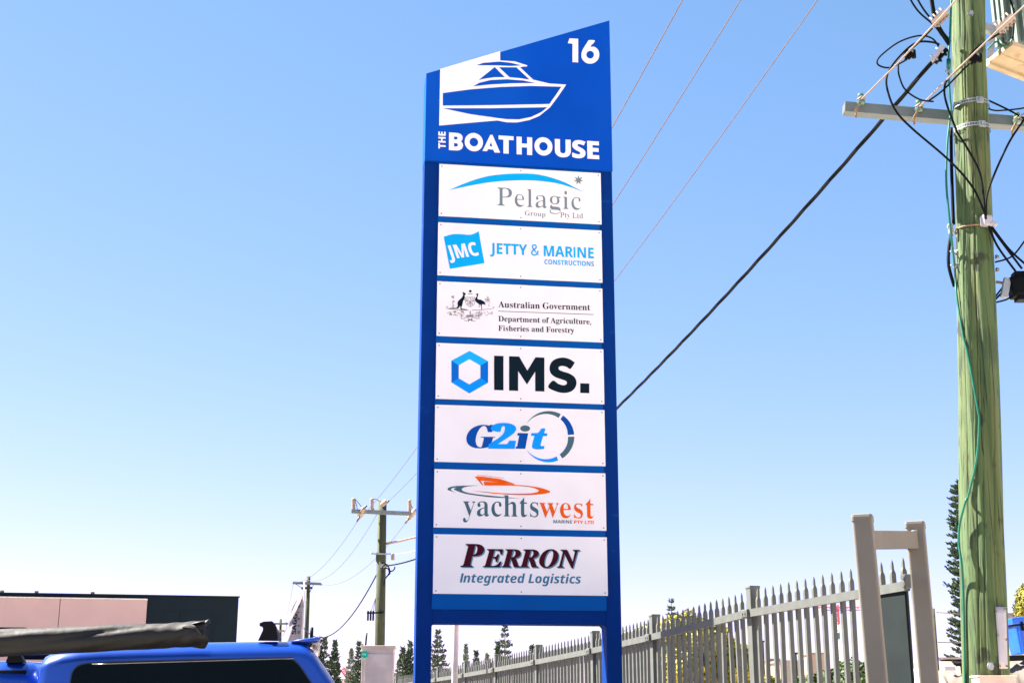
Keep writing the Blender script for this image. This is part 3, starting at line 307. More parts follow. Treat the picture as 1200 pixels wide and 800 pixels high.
def words(mb, font, txt, x0, z0, x1, z1, h, y, ex=0, ez=0, track=0, slant=0, mi=0, sizes=None):
    """a line of text from (x0,z0) to (x1,z1) on the baseline, capital height h"""
    ref = [p[1] for c in GLY[font+('E' if font == 's' else {'r': 'P', 'i': 'P', 'o': 'I'}[font])][1] for p in c]
    ch = max(ref)
    pos = 0; items = []
    for i, c in enumerate(txt):
        if c == ' ': pos += .17+track; continue
        k = font+c if font+c in GLY else 's'+c
        adv, cs = GLY[k]; s = sizes[i] if sizes else 1
        items.append((pos, s, fat(cs, ex, ez))); pos += adv*s+track
    lo = min(p[0]*s+o for o, s, cs in items for c in cs for p in c); hi = max(p[0]*s+o for o, s, cs in items for c in cs for p in c)
    L = math.hypot(x1-x0, z1-z0); kx = L/(hi-lo); kz = h/ch; ca, sa = (x1-x0)/L, (z1-z0)/L
    for o, s, cs in items:
        out = []
        for c in cs:
            q = []
            for px, pz in c:
                X = (px*s+o-lo)*kx; Z = pz*s*kz; X += slant*Z
                q.append((x0+X*ca-Z*sa, z0+X*sa+Z*ca))
            out.append(q)
        fill(mb, out, y, mi)

# ------------------------------------------------------------ ground, road, verge
def sheet(name, x0, x1, y0, y1, z, m, nx=1, ny=1, kind='structure'):
    mb = MB(); mb.add([(x0, y0, z), (x1, y0, z), (x1, y1, z), (x0, y1, z)], [(0, 1, 2, 3)])
    o = bpy.data.objects.new(name, mb.mesh(name, m)); C.objects.link(o); o['kind'] = kind; return o
sheet('ground', -3000, 3000, -200, 6000, -.02, M_ground)
def strip(name, off0, off1, z, m, h=0):
    """a strip that runs along the street, off0..off1 metres to the side of the pole line"""
    a = Vector((4.3, 12.)); d = Vector((-.255, .967)).normalized(); n = Vector((d.y, -d.x)); q = []
    for s, o in ((-40, off0), (-40, off1), (160, off1), (160, off0)): p = a+d*s+n*o; q.append((p.x, p.y))
    mb = MB(); mb.add([(*p, z) for p in q], [(0, 1, 2, 3)])
    if h:
        mb = MB(); mb.add([(*p, z-h) for p in q]+[(*p, z) for p in q], [(0, 3, 2, 1), (4, 5, 6, 7), (0, 1, 5, 4), (1, 2, 6, 5), (2, 3, 7, 6), (3, 0, 4, 7)])
    o = bpy.data.objects.new(name, mb.mesh(name, m)); C.objects.link(o); o['kind'] = 'structure'
strip('road', -19, -12, .0, M_road); strip('kerb', -12, -11.8, .12, M_conc, .14); strip('grass_verge', -11.8, -9.5, .10, M_grass)
strip('pavement', -9.5, -8, .104, M_conc); strip('road_marking', -15.6, -15.48, .005, M_line)
strip('car_park', -8, -3.2, .03, M_road); strip('planting_bed', -3.2, -1.2, .034, M_ground)

# ------------------------------------------------------------ the directory sign
AZ = 81.55; RZ = R(90-AZ)
P0 = at(491.8, 500, 10.6); P0.z = 0
T = Thing('directory_sign', 'tall blue pylon sign board with seven white tenant panels between two blue posts', 'sign', P0, RZ)
def S(px, py, yl=0.0, TT=None):
    """the spot on the plane y = yl of the sign that shows at this point"""
    TT = TT or T
    o = TT.I @ Vector((0, 0, EYE)); d = TT.I.to_3x3() @ ray(px, py)
    t = (yl-o.y)/d.y; p = o+d*t; return (p.x, p.z)
W = S(723.4, 500)[0]; D = .19
YB = -.012; YP = -.020; YG = -.0215     # backing, tenant sheets, print
xl = .122; xr = W-.122
zb0 = S(610, 731)[1]; zb1 = S(610, 714.5)[1]
hp = [S(*p, -.035) for p in ((497.6, 188), (499.6, 86.3), (714.2, 24.2), (717.6, 200))]
zh = (hp[0][1]+hp[3][1])/2
for x0, x1 in ((0, xl), (xr, W)):
    mb = MB(); mb.bbox(((x0+x1)/2, D/2, (zh+.3)/2), (x1-x0, D, zh+.3), .004); T.part('post', mb, M_post)
mb = MB(); mb.bbox(((xl+xr)/2, D/2, (zb0+zb1)/2+.01), (xr-xl, D-.01, zb1-zb0+.02), .003)
for sx, xx in ((1, xl), (-1, xr)):
    mb.add([(xx, .01, zb0+.002), (xx+sx*.02, .01, zb0+.002), (xx, .01, zb0-.02), (xx, D-.01, zb0+.002), (xx+sx*.02, D-.01, zb0+.002), (xx, D-.01, zb0-.02)], [(0, 1, 2), (3, 5, 4), (1, 4, 5, 2)])
T.part('cross_beam', mb, M_post)
zt = zh+.02
mb = MB(); mb.box(((xl+xr)/2, (YB+D)/2-.002, (zb1+zt)/2), (xr-xl+.006, D-YB-.012, zt-zb1)); T.part('backing_panel', mb, M_back)
def sm(q, n=5):
    """smooth a list of 2D points (open)"""
    return [(p.x, p.y) for p in spline([(x, y, 0) for x, y in q], n)]
# header
hl, hr = S(498.6, 140, -.035)[0], S(716, 110, -.035)[0]
ztl, ztr = hp[1][1], hp[2][1]; zbt = (hp[0][1]+hp[3][1])/2
mb = MB(); mb.prism([(hl, zbt), (hr, zbt), (hr, ztr), (hl, ztl)], -.035, D+.01)
head = T.part('header_panel', mb, M_header)
YH = -.0365
def Z1(x, y): return S(480+x/4.2115, 10+y/4.2105, YH)
mbw = MB()
A = [(151,299),(447,211),(447,262),(525,268),(582,282),(545,291),(610,352),(690,371),(773,376),(735,432),(693,488),(640,531),(590,551),(530,563),(480,562),(432,553),(146,578)]
fill(mbw, [[Z1(*p) for p in A]], YH)
fill(mbw, [[Z1(*p) for p in ((440,257),(520,262),(582,282),(575,288),(440,270))]], YH-.0004)
for c, x0, x1 in (('B',526,542.5),('O',544.6,566),('A',565.3,586),('T',584.2,601.8),('H',605.4,623.7),('O',626.3,647.4),('U',650.3,669),('S',670.5,686.4),('E',688.4,702.2)):
    yb = 175.4+(x0-526)/176*10.8
    if c == 'A':
        fill(mbw, [[Z1(*p) for p in ((360,703),(398,624),(409,624),(447,712),(419,711),(413,697),(387,694),(382,704.5))], [Z1(*p) for p in ((394,679),(408,681),(402,660))]], YH); continue
    if c == 'O':
        cx, cz = S((x0+x1)/2, yb-9.9, YH); zt_ = S((x0+x1)/2, yb-20.6, YH)[1]; r = zt_-cz; rx = (S(x1, yb-10, YH)[0]-S(x0, yb-10, YH)[0])/2
        ring = [[(cx+rx*k*math.cos(a*math.pi/24), cz+r*k*math.sin(a*math.pi/24)) for a in range(48)] for k in (1, .47)]
        fill(mbw, ring, YH); continue
    a = S(x0, yb, YH); b = S(x1, yb+(x1-x0)*.06, YH); h = S(x0, yb-19.6, YH)[1]-a[1]
    words(mbw, 's', c, *a, *b, h, YH, .020, .014)
a = S(522, 174.4, YH); b = S(522, 154.6, YH)
words(mbw, 's', 'THE', *a, *b, a[0]-S(513.9, 174.4, YH)[0], YH, .012, .012)
fill(mbw, [[Z1(*p) for p in ((789,149),(832,150),(832,267),(804,265),(804,174),(781,172))]], YH)
six = sm([(884,157),(915,160),(893,188),(912,190),(930,205),(936,228),(930,252),(912,268),(890,273),(868,267),(851,248),(848,225),(855,203),(870,178),(884,157)])
fill(mbw, [[Z1(*p) for p in six], [Z1(891+19*math.cos(k*math.pi/9), 229+19*math.sin(k*math.pi/9)) for k in range(18)]], YH)
T.part('header_lettering', mbw, M_print, head, fix=False)
mbb = MB()
for q in ([(328,281),(365,269),(447,263),(500,269),(552,282),(500,285),(440,282)],
          [(340,354),(380,322),(420,290),(470,340),(420,340),(378,346)],
          [(441,291),(527,291),(592,352),(545,345),(493,340)],
          [(313,385),(345,367),(400,354),(480,350),(560,356),(622,369),(500,370),(400,376)],
          [(164,418),(300,400),(450,388),(600,383),(749,387),(720,430),(690,472),(400,478),(164,480)],
          [(163,493),(400,493),(680,488),(650,512),(600,536),(540,548),(480,547),(432,541),(300,522)]):
    fill(mbb, [[Z1(*p) for p in q]], YH-.001)
T.part('boat_emblem', mbb, M_header, head, fix=False)

# tenant sheets: corners left top, right top, right bottom, left bottom in the photograph
def P2(x, y): return (490+x/5, 180+y/5)
def P3(x, y): return (490+x/5, 325+y/5)
def P4(x, y): return (490+x/5, 465+y/5)
def P5(x, y): return (480+x/4, 600+y/4)
def P6(x, y): return (520+x/6.667, 550+y/6.667)
def P7(x, y): return (500+x/11.43, 325+y/11.43)
tenants = []
for i, (zf, q) in enumerate(((P2, ((125,60),(1070,115),(1075,412),(120,367))), (P2, ((118,400),(1075,452),(1080,755),(113,712))),
        (P3, ((112,22),(1080,65),(1085,380),(108,342))), (P3, ((107,383),(1087,420),(1090,742),(102,710))),
        (P4, ((100,45),(1092,75),(1098,403),(95,380))), (P4, ((95,422),(1098,445),(1103,780),(92,765))),
        (P5, ((113,103),(924,115),(930,388),(110,383))))):
    c = [S(*zf(*p), YP) for p in q]
    x0 = .142; x1 = W-.142+.006
    z1 = (c[0][1]+c[1][1])/2; z0 = (c[2][1]+c[3][1])/2
    x0 = (c[0][0]+c[3][0])/2; x1 = (c[1][0]+c[2][0])/2
    mb = MB(); mb.bbox(((x0+x1)/2, (YP+YB)/2+.0005, (z0+z1)/2), (x1-x0, YB-YP+.001, z1-z0), .0015)
    names = ('tenant panel with a blue arc over grey serif lettering', 'tenant panel with a tilted cyan flag emblem', 'tenant panel with a kangaroo and emu coat of arms',
             'tenant panel with a blue hexagon and heavy black letters', 'tenant panel with blue italic letters inside a broken ring', 'tenant panel with an orange yacht swoosh', 'tenant panel with maroon italic capitals')
    p = T.part('tenant_panel', mb, M_white, label=names[i]); tenants.append(p)
    ms = MB(); ms.tube([(0, YP+.001, 0), (0, YP-.003, 0)], .0052, 8); me = ms.mesh('screw', M_screw)
    for sx in (x0+.022, (x0+x1)/2, x1-.022):
        for sz in (z0+.022, z1-.022): T.part('screw', me, None, p, at=(sx, 0, sz))
def text(par, zf, font, txt, x0, y0, x1, y1, cap, m, name='lettering', yo=0, **k):
    a = S(*zf(x0, y0), YG); b = S(*zf(x1, y1), YG); h = S(*zf(x0, y0-cap), YG)[1]-a[1]
    mb = MB(); words(mb, font, txt, *a, *b, h, YG-yo, **k); return T.part(name, mb, m, par, fix=False)
def shape(par, zf, polys, m, name='emblem', yo=0):
    mb = MB()
    for i, q in enumerate(polys):
        fill(mb, [[S(*zf(*p), YG) for p in c] for c in (q if isinstance(q[0], list) else [q])], YG-yo-i*.00005)
    return T.part(name, mb, m, par, fix=False)
# 1
p = tenants[0]
shape(p, P2, [sm([(180,215),(260,180),(350,148),(450,126),(600,117),(720,126),(850,165),(972,228)])+sm([(972,228),(890,196),(800,172),(700,160),(600,157),(450,165),(320,185),(180,215)])[1:-1]], M_cyan, 'arc_emblem')
star = []
for k in range(14):
    r = 29 if k % 2 == 0 else 13; a = math.pi*2*k/14-math.pi/2; star.append((940+r*math.cos(a), 156+r*math.sin(a)))
shape(p, P2, [star], M_grey, 'star_emblem')
text(p, P2, 'r', 'Pelagic', 463, 304, 955, 330, 106, M_grey, ex=-.019, ez=-.002)
text(p, P2, 'r', 'Group', 625, 362, 746, 370, 28, M_grey, ex=-.012, ez=0)
text(p, P2, 'r', 'Pty Ltd', 833, 374, 966, 380, 30, M_grey, ex=-.012, ez=0)
# 2
p = tenants[1]
shape(p, P2, [sm([(150,487),(200,473),(250,472),(300,476),(330,468),(355,455)])+[(389,642),(186,675)]], M_cyan, 'flag_emblem')
text(p, P2, 's', 'JMC', 184, 618, 360, 594, 78, M_white, yo=.0004, ex=.010, ez=.006, slant=-.13)
text(p, P2, 's', 'JETTY & MARINE', 422, 585, 1030, 614, 62, M_cyan, ex=.006, ez=.004)
text(p, P2, 's', 'CONSTRUCTIONS', 740, 648, 1031, 660, 28, M_cyan, ex=.005, ez=.006)
# 3
p = tenants[2]
text(p, P3, 'r', 'Australian Government', 470, 175, 1008, 193, 36, M_ink)
text(p, P3, 'r', 'Department of Agriculture,', 470, 257, 1015, 275, 32, M_ink)
text(p, P3, 'r', 'Fisheries and Forestry', 470, 312, 915, 325, 32, M_ink)
shape(p, P3, [[(468,196),(1028,216),(1028,219),(468,199)]], M_ink, 'rule_line')
roo = [(480,195),(492,205),(500,192),(508,208),(525,218),(522,232),(508,238),(512,262),(506,290),(512,298),(500,306),(492,300),(486,330),(478,360),(474,380),(466,392),(468,418),(540,427),(540,434),(455,432),(450,380),(440,392),(430,408),(410,420),(360,420),(300,418),(300,411),(400,408),(418,380),(412,350),(420,320),(440,298),(470,272),(484,250),(488,222),(480,205)]
emu = [(662,222),(678,212),(690,222),(690,240),(682,258),(678,280),(690,296),(720,296),(752,312),(775,330),(790,362),(785,368),(765,362),(745,358),(738,366),(742,400),(740,432),(733,432),(733,400),(724,372),(716,362),(708,372),(700,388),(715,395),(712,400),(694,392),(704,362),(690,350),(664,330),(652,312),(650,290),(660,268),(672,250),(672,234),(660,228)]
cst = [(585+24*(1 if k % 2 == 0 else .62)*math.cos(k*math.pi/7), 185+22*(1 if k % 2 == 0 else .62)*math.sin(k*math.pi/7)) for k in range(14)]
shape(p, P7, [roo, emu, cst, [(552,219),(616,219),(616,226),(552,226)]], M_ink, 'kangaroo_and_emu_emblem')
def stroke(q, w):
    a = []; b = []
    for i in range(len(q)):
        d = Vector((q[min(i+1, len(q)-1)][0]-q[max(i-1, 0)][0], q[min(i+1, len(q)-1)][1]-q[max(i-1, 0)][1])); d.normalize()
        a.append((q[i][0]-d.y*w, q[i][1]+d.x*w)); b.append((q[i][0]+d.y*w, q[i][1]-d.x*w))
    return a+b[::-1]
orn = []
sh = sm([(522,265),(520,320),(530,355),(555,378),(583,392),(612,378),(640,352),(648,315),(645,265)])
orn.append(stroke(sh, 3)); orn.append(stroke([(522,268),(645,268)], 4)); orn.append(stroke([(583,268),(583,390)], 3)); orn.append(stroke([(521,320),(648,320)], 3))
for cx, cy, r in ((545,300,13),(618,300,15),(560,350,12),(605,352,12),(583,330,10)):
    orn.append(stroke([(cx+r*math.cos(t*math.pi/5), cy+r*math.sin(t*math.pi/5)) for t in range(11)], 3.4))
rg = random.Random(3)
for side in (-1, 1):
    for k in range(22):
        cx = 583+side*rg.uniform(25, 300); cy = 470+rg.uniform(-20, 70)*(1-abs(cx-583)/420)
        r = rg.uniform(8, 18); a0 = rg.uniform(0, 6)
        orn.append(stroke([(cx+r*math.cos(a0+t*.7)*(1-t*.06), cy+r*.8*math.sin(a0+t*.7)*(1-t*.06)) for t in range(7)], 2.4))
    for k in range(11):
        cx = 583+side*rg.uniform(205, 260); cy = rg.uniform(260, 400); r = rg.uniform(6, 12)
        orn.append(stroke([(cx+r*math.cos(t*.8+k), cy+1.5*r*math.sin(t*.8+k)) for t in range(6)], 2.2))
    orn.append(stroke(sm([(583+side*20,440),(583+side*120,438),(583+side*220,428),(583+side*300,420),(583+side*318,402),(583+side*300,392)]), 3))
    orn.append(stroke(sm([(583+side*20,520),(583+side*70,545),(583+side*120,550),(583+side*110,500),(583+side*160,480)]), 3.2))
orn.append([(540,505),(626,505),(626,532),(540,532)])
shape(p, P7, orn, M_cream, 'shield_and_scroll_emblem')
shape(p, P7, [stroke([(550,540),(575,560),(555,592)], 4), stroke([(614,540),(592,560),(612,592)], 4), stroke([(583,450),(583,500)], 5), stroke([(548,568),(618,568)], 4), stroke([(505,577),(545,582)], 2.5), stroke([(620,582),(655,588)], 2.5)], M_ink, 'shield_base_emblem')
# 4
p = tenants[3]
H = [(302,430),(410,490),(410,616),(300,679),(195,614),(195,487)]; I = [(300,478),(365,516),(365,588),(300,626),(238,590),(238,514)]
for k, m in zip(range(6), (M_hexC, M_hexB, M_hexA, M_hexA, M_hexB, M_hexC)):
    k2 = (k+1) % 6; shape(p, P3, [[H[k], H[k2], I[k2], I[k]]], m, 'hexagon_emblem')
shape(p, P3, [[(445,458),(500,460),(500,661),(445,659)]], M_ink, 'lettering')
shape(p, P3, [[(533,461),(592,463),(640,545),(688,467),(740,469),(740,668),(686,666),(686,552),(638,627),(586,548),(586,664),(533,662)]], M_ink, 'lettering')
ess = sm([(918,498),(893,535),(870,524),(845,518),(825,524),(826,540),(850,551),(885,562),(915,582),(928,612),(920,645),(895,668),(855,676),(810,668),(762,642),(790,604),(820,622),(850,631),(870,624),(868,608),(845,598),(805,584),(778,562),(770,530),(780,498),(805,478),(845,469),(885,477),(918,498)])
shape(p, P3, [ess[:-1]], M_ink, 'lettering')
shape(p, P3, [[(950,619),(1003,621),(1003,678),(950,676)]], M_ink, 'full_stop')
# 5
p = tenants[4]
text(p, P4, 'i', 'G', 283, 297, 452, 298, 132, M_navy, ex=.035, ez=.0)
text(p, P4, 'r', '2', 410, 299, 568, 301, 137, M_sky, yo=.0004, ex=.03, ez=.01, slant=.14)
shape(p, P4, [[(584,210),(645,212),(628,303),(570,302),(573,290),(580,290),(592,226),(580,224)]], M_navy, 'lettering')
shape(p, P4, [sm([(700,210),(712,200),(722,185),(745,186),(738,211)])+[(758,213),(755,229),(733,228)]+sm([(722,262),(718,282),(728,287),(740,284)])+sm([(738,303),(700,307),(672,300),(668,280),(682,228)])+[(660,226),(664,211)]], M_sky, 'lettering')
shape(p, P4, [[(627+29*math.cos(t*math.pi/10), 184+18*math.sin(t*math.pi/10)) for t in range(20)]], M_steel, 'lettering_dot')
def arc(a0, a1, w0, w1, n=12):
    o = []; i = []
    for k in range(n+1):
        t = k/n; a = R(a0+(a1-a0)*t); wd = w0+(w1-w0)*t
        o.append((765+150*math.cos(a), 232+150*math.sin(a))); i.append((765+(150-wd)*math.cos(a), 232+(150-wd)*math.sin(a)))
    return o+i[::-1]
shape(p, P4, [arc(-147, -62, 1, 26)], M_steel, 'ring_emblem'); shape(p, P4, [arc(-56, -5, 27, 38)], M_navy, 'ring_emblem')
shape(p, P4, [arc(0, 58, 37, 28)], M_steel, 'ring_emblem'); shape(p, P4, [arc(68, 148, 26, 1)], M_sky, 'ring_emblem')
# 6
p = tenants[5]
text(p, P4, 'r', 'yachts', 263, 695, 706, 702, 125, M_steel, ex=-.009, ez=-.001)
text(p, P4, 'r', 'west', 712, 704, 1030, 710, 125, M_orange, ex=-.009, ez=-.001)
text(p, P4, 's', 'MARINE', 793, 738, 902, 740, 19, M_steel); text(p, P4, 's', 'PTY LTD', 914, 741, 1030, 743, 19, M_orange)
shape(p, P6, [sm([(540,118),(640,124),(740,138),(810,158),(832,172),(800,186),(700,197),(600,199),(480,193),(350,182),(215,162)])+sm([(215,162),(340,174),(480,185),(600,187),(690,183),(735,172),(740,160),(700,142),(640,132),(540,125)])[1:],
   [(312,93),(450,100),(550,112),(560,124),(318,124)], [(242,54),(300,54),(440,72),(555,110),(440,100),(288,85),(312,125),(302,122)],
   stroke([(265,44),(330,47),(470,66)], 1.5), stroke([(264,44),(270,56)], 1.5), stroke([(318,50),(324,60)], 1.5), stroke([(368,55),(372,66)], 1.5)], M_orange, 'yacht_emblem')
shape(p, P6, [sm([(280,122),(180,124),(90,128),(45,138),(30,150),(40,162),(105,182)])+sm([(105,182),(70,168),(56,152),(75,142),(110,138)])[1:], 
   sm([(110,136),(80,150),(100,165),(170,188),(300,208),(420,219),(600,224)])+sm([(600,224),(440,210),(300,196),(200,182),(150,166),(142,150),(160,138),(200,128)])[1:]], M_steel, 'wave_emblem')
# 7
p = tenants[6]
for dx, dy, m, yo in ((5, 5, M_shadow, 0), (0, 0, M_maroon, .0006)):
    text(p, P5, 'i', 'P', 238+dx, 254+dy, 350+dx, 255+dy, 106, m, yo=yo, ex=.022, ez=.005)
    text(p, P5, 'i', 'ERRON', 342+dx, 255+dy, 800+dx, 258+dy, 83, m, yo=yo, ex=.014, ez=.005)
text(p, P5, 'o', 'Integrated Logistics', 235, 328, 804, 333, 43, M_text, ex=.004)

# ------------------------------------------------------------ near utility pole
PB = at(1155, 800, 12.0); PT = at(1135, 0, 12.0)
k = (PT-PB)/(PT.z-PB.z)
def pc(z): return PB+k*(z-PB.z)              # axis of the leaning pole
rb, rt = 25.3/FPX*12/CP*.965, 20.3/FPX*12/CP*.95
def pr(z): return rb+(rt-rb)*(z-PB.z)/(PT.z-PB.z)
base = pc(0)
U = Thing('utility_pole', 'thick green treated timber power pole leaning beside the grey gate posts', 'power pole', base, 0, None)
rg = random.Random(5); mb = MB(); rings = []; n = 150; cracks = [(rg.randrange(n), rg.uniform(0, 11), rg.uniform(.4, 2.8), rg.uniform(.006, .016)) for _ in range(150)]
lob = [(rg.uniform(.002, .007), rg.uniform(0, 6), q) for q in (2, 3, 5, 7)]
NZ = 170
for i in range(NZ):
    z = -.1+i*12.0/(NZ-1); c = pc(z); r = pr(z); gv = [0.]*n
    for a_, z_, l_, d_ in cracks:
        if z_ < z < z_+l_: gv[(a_+int((z-z_)*1.2)) % n] += d_*math.sin((z-z_)/l_*math.pi)**.5
    rad = [r+sum(a*math.cos(q*2*math.pi*j/n+p+z*.35*q) for a, p, q in lob)-gv[j] for j in range(n)]
    rings.append([(c.x+rad[j]*math.cos(2*math.pi*j/n), c.y+rad[j]*math.sin(2*math.pi*j/n), z) for j in range(n)])
mb.loft(rings); U.part('shaft', mb, M_pole, world=True)
def A_(px, py, dy=0.): return at(px, py, 12.0+dy)
def on(px, py, lift=.01):
    """the visible surface of the pole at this point"""
    d = ray(px, py); o = Vector((0, 0, EYE)); t = 9.0
    while t < 14:
        p = o+d*t; c = pc(p.z)
        if math.hypot(p.x-c.x, p.y-c.y) < pr(p.z)+lift: return p
        t += .004
    return A_(px, py, 0)
def cable(name, pts, r, m, parent=None, n=7, lab=None):
    mb = MB(); mb.tube(spline(pts, 7), r, n); return U.part(name, mb, m, parent, world=True, label=lab)
def q1(x, y): return (980+x/5.333, y/5.333)
def q2(x, y): return (980+x/2.963, 130+y/2.963)
# crossarm behind the pole, with spool insulators
a0 = at(989, 127.5, 12.23); a1 = at(1200, 145.5, 12.23); dv = (a1-a0).normalized(); a2 = a0+dv*2.35
mb = MB(); mb.beam(a0, a2, .115, .105); arm = U.part('crossarm', mb, M_armface, world=True)
mb = MB(); mb.beam(a0-dv*.003, a0+dv*.004, .10, .09); U.part('arm_end_cap', mb, M_fence, arm, world=True)
for px, py in ((1009, 119), (1077, 127), (1192, 141), (1262, 149)):
    p = at(px, py, 12.13); mb = MB()
    up = Vector((.0, 0, 1)); pf = []
    for rr, hh in ((.0, .12), (.026, .115), (.034, .095), (.030, .08), (.022, .065), (.034, .052), (.042, .03), (.04, .01), (.028, -.002), (.0, -.004)):
        pf.append([(p.x+rr*math.cos(t), p.y+rr*math.sin(t), p.z+hh-.035) for t in [2*math.pi*j/14 for j in range(14)]])
    mb.loft(pf, cap=False); ins = U.part('insulator', mb, M_glass, world=True)
    mb = MB(); mb.beam(p+Vector((-.02, -.02, -.035)), p+Vector((-.07, -.02, -.125)), .03, .022); mb.tube([p+Vector((-.06, -.0, -.10)), p+Vector((-.06, -.0, -.175))], .010, 6); U.part('insulator_pin', mb, M_rust, ins, world=True)
    mb = MB(); mb.tube([p+Vector((-.05, -.05, -.01)), p+Vector((-.01, -.06, .02)), p+Vector((.03, -.045, .0))], .011, 6); U.part('tie_wire', mb, M_wire, ins, world=True)
# straps round the pole
for px, py, cx in ((1140, 117, 1148), (1141, 145, 1151)):
    z = on(px, py).z; c = pc(z); r = pr(z)+.012
    mb = MB(); m = 44
    for j in range(m):
        t0, t1 = 2*math.pi*j/m, 2*math.pi*(j+.72)/m
        for h0, h1 in ((-.022, -.009), (.009, .022)):
            mb.add([(c.x+r*math.cos(t0), c.y+r*math.sin(t0), z+h0), (c.x+r*math.cos(t0+2*math.pi/m), c.y+r*math.sin(t0+2*math.pi/m), z+h0), (c.x+r*math.cos(t0+2*math.pi/m), c.y+r*math.sin(t0+2*math.pi/m), z+h1), (c.x+r*math.cos(t0), c.y+r*math.sin(t0), z+h1)], [(0, 1, 2, 3)])
        mb.add([(c.x+r*math.cos(t1), c.y+r*math.sin(t1), z-.012), (c.x+r*math.cos(t0+2*math.pi/m), c.y+r*math.sin(t0+2*math.pi/m), z-.012), (c.x+r*math.cos(t0+2*math.pi/m), c.y+r*math.sin(t0+2*math.pi/m), z+.012), (c.x+r*math.cos(t1), c.y+r*math.sin(t1), z+.012)], [(0, 1, 2, 3)])
    st = U.part('strap', mb, M_galv, world=True, fix=False)
    p = on(cx, py, .03); nrm = Vector((p.x-c.x, p.y-c.y, 0)).normalized()
    mb = MB(); Mx = Matrix.Rotation(math.atan2(nrm.y, nrm.x)+math.pi/2, 3, 'Z'); mb.bbox(p, (.07, .014, .065), .003, M=Mx); mb.tube([p, p+nrm*.035], .017, 6, smooth=False); U.part('strap_bolt', mb, M_galv, st, world=True)
# rusty band with clamp
z = on(1140, 264).z; c = pc(z); r = pr(z)+.008
mb = MB(); mb.tube([(c.x+r*math.cos(t), c.y+r*math.sin(t), z-.01*math.cos(t)) for t in [2*math.pi*j/36 for j in range(37)]], .009, 6); U.part('rusty_band', mb, M_rust, world=True)
mb = MB(); p = on(1156, 259, .05); mb.bbox(p, (.10, .07, .11), .02, rz=.3); mb.bbox(p+Vector((.06, 0, -.03)), (.07, .06, .035), .008); U.part('cable_clamp', mb, M_tin, world=True)
mb = MB(); p = A_(1114, 268, -.02); mb.bbox(p, (.04, .05, .10), .008); mb.bbox(p+Vector((-.015, 0, .02)), (.03, .03, .03), .006); U.part('band_bracket', mb, M_galv, world=True)
for px, py in ((1119, 296), (1119.5, 312)):
    p = on(px, py, 0); mb = MB(); mb.tube([p+Vector((.05, .03, 0)), p+Vector((-.055, -.04, 0))], .008, 8); mb.tube([p+Vector((-.01, -.02, 0)), p+Vector((.02, .01, -.0))], .024, 6, smooth=False)
    mb.tube([p+Vector((.022, -.03, .02)), p+Vector((.03, -.01, -.02))], .016, 8); U.part('bolt', mb, M_galv, world=True)
for px, py, rr in ((1138, 16, .024), (1161.5, 780, .022), (1168, 301, .014), (1168.5, 316, .014)):
    p = on(px, py, .0); c = pc(p.z); nrm = Vector((p.x-c.x, p.y-c.y, 0)).normalized()
    mb = MB(); mb.tube([p-nrm*.01, p+nrm*.006], rr*1.5, 12); mb.tube([p+nrm*.006, p+nrm*.02], rr, 6, smooth=False); U.part('bolt', mb, M_galv, world=True)
# white tin plate nailed round the pole
mb = MB(); vs = []
L0, L1, R0, R1 = (1166, 710), (1171, 783), (1178.6, 711), (1180.6, 783)
for i in range(9):
    for j in range(5):
        f, g = i/8, j/4
        x = (L0[0]+(L1[0]-L0[0])*f)*(1-g)+(R0[0]+(R1[0]-R0[0])*f)*g; y = (L0[1]+(L1[1]-L0[1])*f)*(1-g)+(R0[1]+(R1[1]-R0[1])*f)*g
        vs.append(on(x, y, .012))
mb.add(vs, [(i*5+j, i*5+j+1, (i+1)*5+j+1, (i+1)*5+j) for i in range(8) for j in range(4)], smooth=True)
pl = U.part('tin_plate', mb, M_tin, world=True, fix=False); md = pl.modifiers.new('s', 'SOLIDIFY'); md.thickness = .004
mb = MB()
for px, py in ((1167.5, 716), (1169.5, 744), (1179.5, 749), (1178, 713), (1172, 780), (1180, 780)):
    p = on(px, py, .016); mb = MB(); mb.tube([p, p+Vector((-.004, -.012, 0))], .009, 7); U.part('nail', mb, M_rust, pl, world=True)
# electrical box low on the pole
p = on(1166, 800, .0); mb = MB(); zb = at(1166, 792.5, 11.6).z; x0 = at(1148, 795, 11.55).x; x1 = at(1191, 795, 11.55).x
mb.bbox(((x0+x1)/2, 11.66, zb-.24), (x1-x0, .20, .48), .012); bx = U.part('meter_box', mb, M_cab, world=True)
mb = MB(); mb.bbox(((x0+x1)/2, 11.66, zb+.004), (x1-x0+.02, .23, .014), .004); U.part('box_lid', mb, M_cab, bx, world=True)
